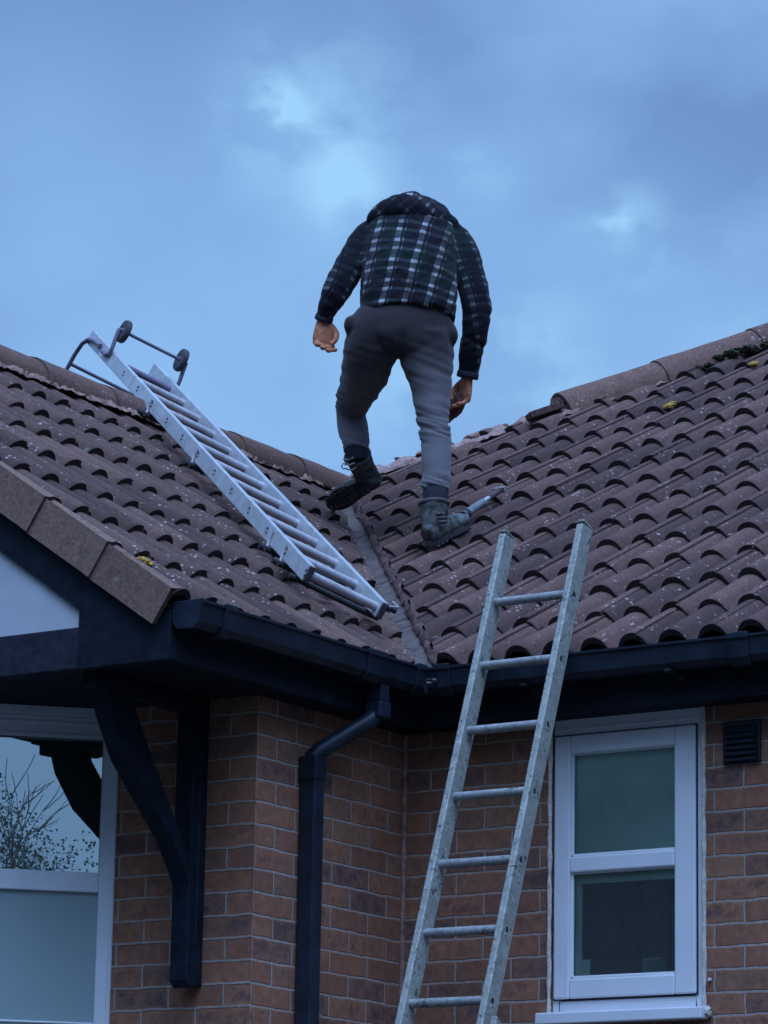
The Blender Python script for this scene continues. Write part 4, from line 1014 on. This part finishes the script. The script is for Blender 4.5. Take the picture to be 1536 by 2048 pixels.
def person():
    t = thing('person', 'person in dark checked jacket and grey joggers bending over the roof valley', 'person')
    sd = RT
    # ---- garments
    torso = [S3(817, 640, 14.28, 93, .125), S3(817, 618, 14.31, 96, .130), S3(817, 580, 14.36, 98, .137), S3(818, 540, 14.42, 95, .142), S3(820, 500, 14.50, 96, .142), S3(822, 465, 14.58, 94, .135), S3(823, 440, 14.66, 80, .115), S3(822, 424, 14.73, 52, .085), S3(822, 416, 14.78, 36, .07)]
    armL = [S3(772, 464, 14.60, 26, .07), S3(745, 470, 14.58, 31, .068), S3(724, 494, 14.54, 32, .066), S3(702, 530, 14.48, 31, .062), S3(681, 566, 14.43, 29, .060), S3(667, 594, 14.41, 26, .055), S3(656, 615, 14.41, 21, .045), S3(649, 634, 14.42, 17.5, .037), S3(647, 641, 14.42, 17, .035)]
    armR = [S3(875, 470, 14.60, 26, .07), S3(903, 476, 14.58, 32, .068), S3(924, 505, 14.53, 33, .066), S3(938, 545, 14.47, 31, .062), S3(949, 590, 14.42, 31, .060), S3(953, 625, 14.40, 30, .058), S3(950, 665, 14.39, 27, .055), S3(943, 705, 14.39, 24, .050), S3(937, 740, 14.40, 20.5, .042), S3(935, 754, 14.40, 20, .040)]
    def nz(p, sc_, off=0): return noise.noise(Vector(p)*sc_ + Vector((off, off*.7, 0)))
    def jd(p):
        x, y_, z_ = camc(p)
        q_ = Vector((x*6, y_*12, z_*6)) + Vector((0, x*8, 0))
        f = abs(noise.noise(q_))
        g = noise.noise(Vector((x*16, y_*34 - x*12, z_*10)))
        c1 = math.exp(-((y_ + .55*abs(x) - .02)/.012)**2)*(.3+.7*abs(noise.noise(Vector((x*9, 1, 0)))))
        c2 = math.exp(-((y_ + .35*x - .10)/.010)**2)*abs(noise.noise(Vector((x*7, 5, 0))))
        k_ = 1 if abs(x) < .19 else .55
        return .011*(f-.3)*k_ + .0065*g*k_ + .0016*noise.noise(p*120) - .012*c1 - .012*c2
    def jac_uv(c):
        x, y_, z_ = camc(c)
        px = c - Vector(CAM_LOC); d_ = px.dot(FW); ix = 768+px.dot(RT)/d_*FPX; iy = 1024-px.dot(UP)/d_*FPX
        # left / right sleeve border lines at the arm holes
        if ix < 742 - max(0, (iy-440))*.12 and iy < 660:
            A, B = at(745, 470, 14.58), at(650, 634, 14.42)
        elif ix > 905 + max(0, (iy-440))*.075 and iy < 770:
            A, B = at(905, 476, 14.58), at(945, 754, 14.40)
        else:
            return lambda v: (lambda q_: (q_[0] - .24*q_[1] - .5*max(0, q_[0])*q_[1]*.6 + .012, q_[1] + .12*q_[0] + .9*q_[0]*q_[0]))(camc(v))
        ax = (B-A).normalized(); s_ = ax.cross(FW).normalized()
        return lambda v: (((Vector(v)-A).dot(s_))*1.1 + .35*((Vector(v)-A).dot(FW)) + .031, (Vector(v)-A).dot(ax) + .02)
    def jac_uv_flags(me_, fn):
        for p in me_.polygons: p.material_index = 0 if fn(p.center).__code__ is torso_code else 1
    torso_code = jac_uv(at(815, 560, 14.3)).__code__
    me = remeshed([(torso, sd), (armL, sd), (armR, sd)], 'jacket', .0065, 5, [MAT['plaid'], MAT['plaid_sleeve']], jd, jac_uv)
    sl_ = jac_uv_flags(me, jac_uv)
    jk = link('jacket', me, t)
    hood = [S3(741, 446, 14.56, 3, .02), S3(756, 434, 14.55, 20, .055), S3(784, 424, 14.54, 29, .072), S3(815, 424, 14.53, 33, .080), S3(850, 434, 14.53, 33, .078), S3(882, 448, 14.54, 27, .064), S3(905, 462, 14.57, 16, .042), S3(916, 472, 14.60, 4, .02)]
    def hood_uv(c): return lambda v: (lambda q_: ((q_[0]+q_[1])*.8+.03, (q_[1]-q_[0])*.8))(camc(v))
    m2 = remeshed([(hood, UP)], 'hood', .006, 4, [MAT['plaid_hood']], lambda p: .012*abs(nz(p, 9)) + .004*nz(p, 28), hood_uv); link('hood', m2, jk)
    # hem band and cuffs
    def ring(name, c, d, a, b_, th, w, mat, parent, side=RT, taper=1.0):
        m = MB(); d = Vector(d).normalized(); s_ = (side-d*side.dot(d)).normalized(); w_ = d.cross(s_); K = 40; rings = []
        for i, (hh, g) in enumerate(((-1, 0), (-.8, 1), (0, 1.15), (.8, 1), (1, 0))):
            rings.append([Vector(c)+d*hh*w + s_*math.cos(2*PI*k/K)*(a+th*g)*(taper if hh > 0 else 1) + w_*math.sin(2*PI*k/K)*(b_+th*g)*(taper if hh > 0 else 1) for k in range(K)])
        for i in range(4):
            for k in range(K): m.face([rings[i][k], rings[i][(k+1) % K], rings[i+1][(k+1) % K], rings[i+1][k]])
        return part(name, m, mat, parent, smooth=True, angle=80)
    ring('cuff', at(648, 637, 14.42), at(648, 642, 14.42)-at(657, 612, 14.41), rad(16.5, 14.42), .036, .004, .012, MAT['navy'], jk)
    ring('cuff', at(935.5, 750, 14.40), at(935, 756, 14.40)-at(940, 730, 14.40), rad(20, 14.4), .040, .004, .014, MAT['navy'], jk)
    # ---- trousers
    pel = [S3(816, 612, 14.34, 86, .115), S3(812, 640, 14.31, 95, .128), S3(802, 668, 14.29, 104, .140), S3(796, 688, 14.28, 106, .138), S3(792, 702, 14.28, 76, .10), S3(790, 716, 14.28, 20, .06)]
    legL = [S3(752, 660, 14.28, 46, .12), S3(743, 690, 14.29, 53, .120), S3(736, 722, 14.33, 52, .112), S3(725, 755, 14.42, 44, .102), S3(711, 785, 14.53, 37, .090), S3(704, 808, 14.61, 34, .082), S3(702, 830, 14.63, 30, .075), S3(706, 855, 14.60, 30, .070), S3(711, 878, 14.54, 29, .064), S3(713, 896, 14.50, 27, .058), S3(713, 903, 14.49, 26, .055)]
    legR = [S3(850, 660, 14.28, 48, .12), S3(852, 690, 14.28, 55, .118), S3(854, 722, 14.26, 54, .115), S3(861, 762, 14.23, 44, .105), S3(864, 805, 14.20, 37, .095), S3(867, 845, 14.16, 31, .085), S3(871, 872, 14.13, 31, .078), S3(873, 905, 14.09, 30, .073), S3(873, 945, 14.03, 29, .066), S3(871, 974, 13.99, 28.5, .060), S3(871, 986, 13.97, 27, .056)]
    def td(p):
        px = Vector(p) - Vector(CAM_LOC); d_ = px.dot(FW); ix = 768+px.dot(RT)/d_*FPX; iy = 1024-px.dot(UP)/d_*FPX
        x, y_, z_ = camc(p)
        base = .0035*noise.noise(Vector((x*9, y_*22, z_*9)))
        def band(y0, w): return math.exp(-((iy-y0)/w)**2)
        k = 0
        if ix < 780: k = band(800, 14)*1.0 + band(888, 16)*.9 + band(775, 18)*.5
        else: k = band(862, 22)*1.3 + band(968, 20)*1.3 + band(830, 20)*.7
        fold = noise.noise(Vector((x*8, y_*75 + x*22, z_*7)))
        hipf = (band(715, 40)*.8+band(760, 30)*.8)*noise.noise(Vector((x*6, y_*34+x*12, z_*5)))
        g = .010*k*fold + .007*hipf
        # crease between the buttocks
        cr = math.exp(-((ix-803)/9)**2)*math.exp(-((iy-690)/34)**2)
        return base + g - .012*cr + .0006*noise.noise(p*150)
    # pocket bulge at the left hip
    pk0 = [S3(699, 672, 14.27, 5, .02), S3(699, 655, 14.27, 12, .045), S3(704, 643, 14.28, 12, .05), S3(712, 636, 14.28, 7, .03)]
    pk1 = [S3(905, 690, 14.25, 5, .02), S3(907, 672, 14.25, 9, .04), S3(903, 655, 14.27, 8, .04), S3(898, 645, 14.28, 4, .03)]
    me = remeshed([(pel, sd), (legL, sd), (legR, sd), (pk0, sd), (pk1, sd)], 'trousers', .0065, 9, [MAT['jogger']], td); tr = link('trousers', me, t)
    # ---- body (skin): head, neck, trunk and limbs inside the clothes, hands
    trunk = [S3(800, 690, 14.28, 50, .07), S3(803, 672, 14.29, 72, .09), S3(812, 630, 14.32, 72, .09), S3(818, 560, 14.40, 74, .10), S3(820, 500, 14.50, 78, .10), S3(822, 455, 14.60, 64, .08), S3(824, 436, 14.70, 30, .05), S3(825, 437, 14.80, 27, .05)]
    HC = at(826, 462, 14.93)
    head_ax = (FW*.35 - UP*.93).normalized()    # crown of the head points forward and down
    neck = [(at(825, 436, 14.74), rad(28, 14.7), .055), (at(826, 446, 14.84), rad(26, 14.8), .052), (HC - head_ax*.03, .055, .06)]
    head = [(HC - head_ax*.11, .035, .04), (HC - head_ax*.085, .058, .072), (HC - head_ax*.03, .070, .090), (HC + head_ax*.03, .075, .097), (HC + head_ax*.075, .064, .082), (HC+head_ax*.10, .035, .045), (HC+head_ax*.108, .012, .015)]
    face_dir = (FW*.93 + UP*(-.35)); face_dir = (face_dir - head_ax*face_dir.dot(head_ax)).normalized()
    def facebits(m):
        def blob(c, r, ax=None, st=1.0):
            bmx = bmesh.new(); bmesh.ops.create_icosphere(bmx, subdivisions=2, radius=r); o_ = len(m.v)
            bmx.verts.ensure_lookup_table()
            for v in bmx.verts: m.v.append(tuple(Vector(c)+v.co + (ax*(v.co.dot(ax))*(st-1) if ax is not None else Vector((0, 0, 0)))))
            for f in bmx.faces: m.f.append(tuple(o_+v.index for v in f.verts)); m.uv.append(None); m.m.append(0); m.tint.append((0, 0, 0))
            bmx.free()
        blob(HC + face_dir*.098 - head_ax*.02, .014, head_ax, 1.8); blob(HC + face_dir*.090 - head_ax*.055, .017, RT, 1.5); blob(HC+face_dir*.082-head_ax*.09, .02, RT, 1.3)
        for s_ in (-1, 1): blob(HC + RT*s_*.076 - head_ax*.01, .016, head_ax, 1.7); blob(HC + face_dir*.085 + RT*s_*.032 + head_ax*.004, .012)
    ARM = lambda a: [(c, w*.62, b_*.62) for c, w, b_ in a]
    # ---- hands
    def hand_frame(wr, down, palm_n):
        down = Vector(down).normalized(); n_ = Vector(palm_n); n_ = (n_-down*n_.dot(down)).normalized(); return Vector(wr), down, n_, down.cross(n_)
    hand_tubes = []
    def make_hand(wr, down, palm_n, curl, thumb_side, spread=1.0, sc_=1.0):
        W_, D_, Np, Sd = hand_frame(wr, down, palm_n); Sd = Sd*thumb_side     # Sd points to the thumb side
        tubes = []
        # palm
        pal = [(W_ - D_*.03, .024*sc_, .021*sc_), (W_, .026*sc_, .020*sc_), (W_+D_*.03*sc_, .034*sc_, .019*sc_), (W_+D_*.06*sc_, .040*sc_, .018*sc_), (W_+D_*.085*sc_, .040*sc_, .015*sc_), (W_+D_*.094*sc_, .034*sc_, .010*sc_)]
        tubes.append((pal, Sd))
        for k, (off, L_) in enumerate(((.030, .072), (.010, .080), (-.010, .074), (-.029, .058))):
            base = W_ + D_*(.086-.004*abs(k-1))*sc_ + Sd*off*sc_; p = base; d_ = D_; pts = [(p - D_*.012*sc_, .0095*sc_, .0095*sc_), (p, .0095*sc_, .0095*sc_)]
            for seg, frac in enumerate((.42, .32, .26)):
                c_ = curl[seg] + .06*k; d_ = (d_*math.cos(c_) + Np*math.sin(c_)).normalized(); Np2 = Np
                # keep bending in the same plane
                n2 = (Np - d_*Np.dot(d_));
                p = p + d_*L_*frac*sc_; rr_ = (.0088, .0080, .0068)[seg]*sc_; pts.append((p, rr_, rr_))
            tubes.append((pts, Sd))
        # thumb leaves the side of the palm and lies across the curled fingers
        b0 = W_ + D_*.018*sc_ + Sd*.020*sc_ + Np*.004; b1 = b0 + (D_*.030 + Sd*.020 + Np*.014)*sc_; b2 = b1 + (D_*.028 - Sd*.006 + Np*.016)*sc_; b3 = b2 + (D_*.020 - Sd*.018 + Np*.006)*sc_
        tubes.append(([(b0, .013*sc_, .013*sc_), (b1, .0115*sc_, .0115*sc_), (b2, .0100*sc_, .0100*sc_), (b3, .0078*sc_, .0078*sc_)], FW))
        return tubes
    wl = at(648, 640, 14.42); hl = make_hand(wl, at(647, 700, 14.40)-wl, -FW*.9+RT*.25, (.62, 1.05, .8), -1, sc_=1.16)
    wrr = at(934, 756, 14.40); hr = make_hand(wrr, at(924, 815, 14.41)-wrr, (-RT*.75-FW*.55), (.6, .9, .7), 1, sc_=1.06)
    body_l = [(trunk, sd), (neck, sd), (head, sd), (ARM(armL), sd), (ARM(armR), sd), ([(c, a*.6, b_*.6) for c, a, b_ in legL[2:]], sd), ([(c, a*.6, b_*.6) for c, a, b_ in legR[1:]], sd)]
    me = remeshed(body_l + [(h, s_) for h, s_ in hl+hr], 'body', .0036, 2, [MAT['skin']], lambda p: .0006*nz(p, 90), None, [facebits])
    link('body', me, t)
    hr_ = [(HC - head_ax*.06 - face_dir*.03, .066, .07), (HC - head_ax*.0 - face_dir*.02, .080, .090), (HC + head_ax*.05 - face_dir*.01, .078, .095), (HC+head_ax*.095, .055, .07), (HC+head_ax*.118, .02, .025)]
    link('hair', remeshed([(hr_, sd)], 'hair', .006, 2, [MAT['hair']], lambda p: .004*nz(p, 60)), t)
    # ---- socks
    b = MB(); loft_mesh(b, sub([S3(713, 893, 14.50, 20, .042), S3(714, 905, 14.48, 22, .044), S3(716, 922, 14.47, 21, .044)]), sd); part('sock', b, MAT['sock'], t, smooth=True, angle=80)
    b = MB(); loft_mesh(b, sub([S3(871, 978, 13.98, 23, .046), S3(871, 995, 13.95, 25, .048), S3(870, 1012, 13.93, 24, .046)]), sd); part('sock', b, MAT['sock'], t, smooth=True, angle=80)
    # ---- boots
    def boot(heel, toe, upn, ankle_top, shaft_w, name='boot'):
        heel, toe, ankle_top = Vector(heel), Vector(toe), Vector(ankle_top); L_ = (toe-heel).normalized(); ln = (toe-heel).length; n_ = Vector(upn); n_ = (n_-L_*n_.dot(L_)).normalized(); sw = n_.cross(L_)
        f = ln/.29
        up_ = lambda s, h, c=0: heel + L_*s*f + n_*h + sw*c
        foot = [(up_(.005, .045), .028, .030), (up_(.03, .048), .037, .044), (up_(.08, .050), .039, .048), (up_(.14, .045), .044, .042), (up_(.20, .038), .049, .034), (up_(.25, .032), .046, .027), (up_(.283, .028), .032, .020), (up_(.292, .027), .018, .012)]
        base = up_(.065, .06); mid = base + (ankle_top-base)*.45
        shaft = [(base, .040, .052), (mid, shaft_w*1.0, .050), (base+(ankle_top-base)*.8, shaft_w*1.05, .052), (ankle_top, shaft_w*1.08, .052)]
        o_ = link(name, remeshed([(foot, sw), (shaft, sw)], name, .0045, 3, [MAT['boot']], lambda p: .0022*nz(p, 45)+.0012*nz(p, 110)), t)
        # sole: outline extruded, with tread blocks
        K = 44; prof = []
        for k in range(K):
            th = 2*PI*k/K; x = .145 + .150*math.cos(th); s_ = math.sin(th)
            wv = .040 + .012*max(0, min(1, (x-.10)/.12)) - .006*math.exp(-((x-.11)/.035)**2)
            prof.append((x, s_*wv*(1 if abs(math.cos(th)) < .97 else 1)))
        m = MB(); m.prism([up_(x, -.004, c) for x, c in prof], n_*.026)
        for i in range(9):
            for j in (-1, 1):
                x = .03+i*.030
                if .095 < x < .125: continue
                m.obox(up_(x, -.007, j*.019), (L_+sw*.35*j).normalized(), (sw-L_*.35*j).normalized(), n_, .0085, .0165, .004)
        part('sole', m, MAT['sole'], o_, bevel=.003)
        # collar and laces
        dd = (ankle_top-mid).normalized()
        m = MB(); K = 30; rg = []
        s_ = (sw-dd*sw.dot(dd)).normalized(); w_ = dd.cross(s_)
        m.tube([ankle_top + s_*math.cos(2*PI*k/K)*(shaft_w*1.02) + w_*math.sin(2*PI*k/K)*.050 for k in range(K+1)], .010, 8, cap=False); part('collar', m, MAT['boot'], o_, smooth=True)
        return o_, up_, dd, s_, w_
    heelL, toeL = at(741, 966, 14.50), at(656, 1012, 14.74)
    o_, up_, dd, s_, w_ = boot(heelL, toeL, RT*.36+UP*.34+FW*.85, at(715, 912, 14.49), .052)
    m = MB()
    for k in range(3):
        c = at(697+k*3, 920+k*10, 14.43); m.tube([c-RT*.022+UP*.004, c-FW*.006, c+RT*.020+UP*.010], .0035, 6)
    m.tube([at(693, 930, 14.47), at(686, 927, 14.47), at(683, 932, 14.47), at(686, 938, 14.47), at(693, 936, 14.47)], .003, 6); part('laces', m, MAT['collar'], o_, smooth=True)
    d_ = FW + RT*(858-768)/FPX - UP*(1094-1024)/FPX; oo = Vector(CAM_LOC); pr = OR + NR*.004; heelR = oo + d_*((pr-oo).dot(NR)/d_.dot(NR)); toeR = heelR + (UR*.98 + VX*.10).normalized()*.268
    o_, up_, dd, s_, w_ = boot(heelR, toeR, NR, at(868, 1008, 13.93), .056)
    tc_ = [(up_(.185, .040), .050, .036), (up_(.22, .037), .051, .033), (up_(.255, .033), .046, .028), (up_(.282, .029), .033, .021), (up_(.293, .027), .019, .013)]
    link('toe_cap', remeshed([(tc_, s_)], 'toe_cap', .0045, 2, [MAT['dusty']], lambda p: .0025*nz(p, 40)), o_)
    m = MB()
    for k in range(4):
        c = at(880+k*3, 1028+k*8, 13.86); m.tube([c-RT*.016, c+RT*.004+UP*.004, c+RT*.022+UP*.002], .004, 6)
    part('laces', m, MAT['dusty'], o_, smooth=True)
    # ---- broken tile piece held in the right hand
    rk = bmesh.new(); bmesh.ops.create_icosphere(rk, subdivisions=3, radius=1); cc = at(912, 812, 14.41)
    a1 = (at(900, 838, 14.42)-at(922, 800, 14.40)).normalized(); a2 = a1.cross(FW).normalized(); a3 = a1.cross(a2)
    for v in rk.verts:
        q_ = v.co.copy(); r_ = 1+.35*noise.noise(q_*1.9+Vector((4, 0, 0)))+.15*noise.noise(q_*5)
        v.co = cc + a1*q_.x*.070*r_ + a2*q_.y*.032*r_ + a3*q_.z*.028*r_
    me = bpy.data.meshes.new('mortar_piece'); rk.to_mesh(me); rk.free(); me.materials.append(MAT['rubble'])
    ro = link('mortar_piece', me); ro['label'] = 'dark reddish broken lump gripped in the lowered right hand'; ro['category'] = 'rubble'

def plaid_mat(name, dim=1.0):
    m, t, b = newmat(name); L = t.links
    uv = t.nodes.new('ShaderNodeUVMap'); uv.uv_map = 'UVMap'; sp = t.nodes.new('ShaderNodeSeparateXYZ')
    tc = t.nodes.new('ShaderNodeTexCoord'); wn = noise_node(t, 14, 3, .5, tc.outputs['Object'])
    ad = t.nodes.new('ShaderNodeVectorMath'); ad.operation = 'MULTIPLY_ADD'; L.new(wn.outputs['Color'], ad.inputs[0]); ad.inputs[1].default_value = (.016, .016, 0); L.new(uv.outputs[0], ad.inputs[2])
    L.new(ad.outputs[0], sp.inputs[0])
    u, v = sp.outputs[0], sp.outputs[1]
    def band(x, period, centre, half, soft=.10):
        fr = mathn(t, 'FRACT', mathn(t, 'ADD', mathn(t, 'DIVIDE', x, period), 10.0-centre+.5))
        d = mathn(t, 'ABSOLUTE', mathn(t, 'SUBTRACT', fr, .5)); return mathn(t, 'MULTIPLY', mathn(t, 'SUBTRACT', half, d), 1/soft/period*.006 if False else 30.0, clamp=True)
    PU, PV = .092, .086
    V1 = band(u, PU, .0, .140); V2 = band(u, PU, .26, .030); V3 = band(u, PU, -.24, .015)
    H1 = band(v, PV, .0, .090); H2 = band(v, PV, .42, .095); H3 = band(v, PV, .63, .015)
    H = mathn(t, 'MAXIMUM', H1, H2); Vv = mathn(t, 'MAXIMUM', V1, mathn(t, 'MULTIPLY', V2, .7))
    br = mathn(t, 'MULTIPLY', Vv, H); dimv = mathn(t, 'MULTIPLY', Vv, .17); dimh = mathn(t, 'MULTIPLY', mathn(t, 'MAXIMUM', H, mathn(t, 'MULTIPLY', H3, .8)), .085)
    cross = mathn(t, 'MULTIPLY', V3, .14)
    n2 = noise_node(t, 260, 3, .7, tc.outputs['Object']); fz = ramp(t, n2.outputs[0], [(.35, .45), (.65, 1.15)]).outputs[0]
    n3 = noise_node(t, 9, 3, .5, tc.outputs['Object']); wear = ramp(t, n3.outputs[0], [(.36, .25), (.58, 1.05)]).outputs[0]
    # twill hatching inside the pale checks
    tw = mathn(t, 'MULTIPLY', mathn(t, 'ADD', mathn(t, 'SINE', mathn(t, 'MULTIPLY', mathn(t, 'ADD', u, v), 1100.0)), 1.6), .42, clamp=True)
    tot = mathn(t, 'ADD', mathn(t, 'ADD', mathn(t, 'MULTIPLY', br, .95), dimv), mathn(t, 'ADD', dimh, cross))
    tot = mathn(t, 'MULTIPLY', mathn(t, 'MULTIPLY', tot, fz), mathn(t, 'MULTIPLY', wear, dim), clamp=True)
    ng = noise_node(t, 5, 2, .5, tc.outputs['Object']); base = mix(t, ramp(t, ng.outputs[0], [(.45, 0.0), (.62, 1.0)]).outputs[0], (.010, .008, .014), (.006, .016, .016))
    c = mix(t, mathn(t, 'MULTIPLY', tot, tw), base, (.62, .64, .66))
    L.new(c, b.inputs['Base Color']); b.inputs['Roughness'].default_value = .95; b.inputs['Specular IOR Level'].default_value = .15
    b.inputs['Sheen Weight'].default_value = .05
    bump(t, b, n2.outputs[0], .5, .003); return m
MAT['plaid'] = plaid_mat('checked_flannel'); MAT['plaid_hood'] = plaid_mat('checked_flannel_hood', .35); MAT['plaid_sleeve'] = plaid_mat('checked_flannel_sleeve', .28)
def jogger_mat():
    m, t, b = newmat('grey_jogger'); L = t.links; tc = t.nodes.new('ShaderNodeTexCoord')
    n1 = noise_node(t, 6, 5, .6, tc.outputs['Object']); n2 = noise_node(t, 300, 3, .8, tc.outputs['Object'])
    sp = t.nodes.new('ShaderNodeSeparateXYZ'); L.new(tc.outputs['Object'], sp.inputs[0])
    # lower legs painted paler, as light catches the calves
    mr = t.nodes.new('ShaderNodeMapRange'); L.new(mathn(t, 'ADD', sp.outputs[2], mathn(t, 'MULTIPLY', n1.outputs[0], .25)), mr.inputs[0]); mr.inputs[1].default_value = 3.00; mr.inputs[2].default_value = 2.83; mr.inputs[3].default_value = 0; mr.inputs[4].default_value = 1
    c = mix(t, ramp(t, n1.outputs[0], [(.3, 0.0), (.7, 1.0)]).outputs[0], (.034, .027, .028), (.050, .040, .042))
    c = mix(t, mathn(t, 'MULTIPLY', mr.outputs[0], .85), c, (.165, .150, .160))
    mm = t.nodes.new('ShaderNodeMix'); mm.data_type = 'RGBA'; mm.blend_type = 'MULTIPLY'; mm.inputs[0].default_value = 1; L.new(c, mm.inputs[6]); L.new(ramp(t, n2.outputs[0], [(.3, .7), (.7, 1.25)]).outputs[0], mm.inputs[7])
    L.new(mm.outputs[2], b.inputs['Base Color']); b.inputs['Roughness'].default_value = .95; b.inputs['Specular IOR Level'].default_value = .15; b.inputs['Sheen Weight'].default_value = .2
    bump(t, b, n2.outputs[0], .4, .002); return m
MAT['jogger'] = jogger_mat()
MAT['navy'] = simple('navy_fabric', (.02, .022, .035), .95, 0, .3, 90, .3)
MAT['skin'] = simple('skin', (.52, .20, .095), .6, 0, .3, 45, .5)
MAT['hair'] = simple('dark_hair', (.02, .015, .012), .7)
MAT['sock'] = simple('dark_sock', (.012, .013, .020), .95, 0, .4, 120, .5)
MAT['boot'] = simple('dusty_camouflage_boot', (.018, .021, .021), .85, 0, .6, 38, .9, col2=(.145, .148, .14))
MAT['dusty'] = simple('dusty_pale_leather', (.105, .108, .105), .95, 0, .5, 45, .6)
MAT['sole'] = simple('dark_boot_sole', (.045, .038, .042), .9, 0, .4, 60, .5)
MAT['collar'] = simple('grey_boot_trim', (.20, .24, .22), .9, 0, .4, 60, .4)
MAT['rubble'] = simple('red_brown_rubble', (.12, .055, .045), .95, 0, .5, 50, .9)
person()
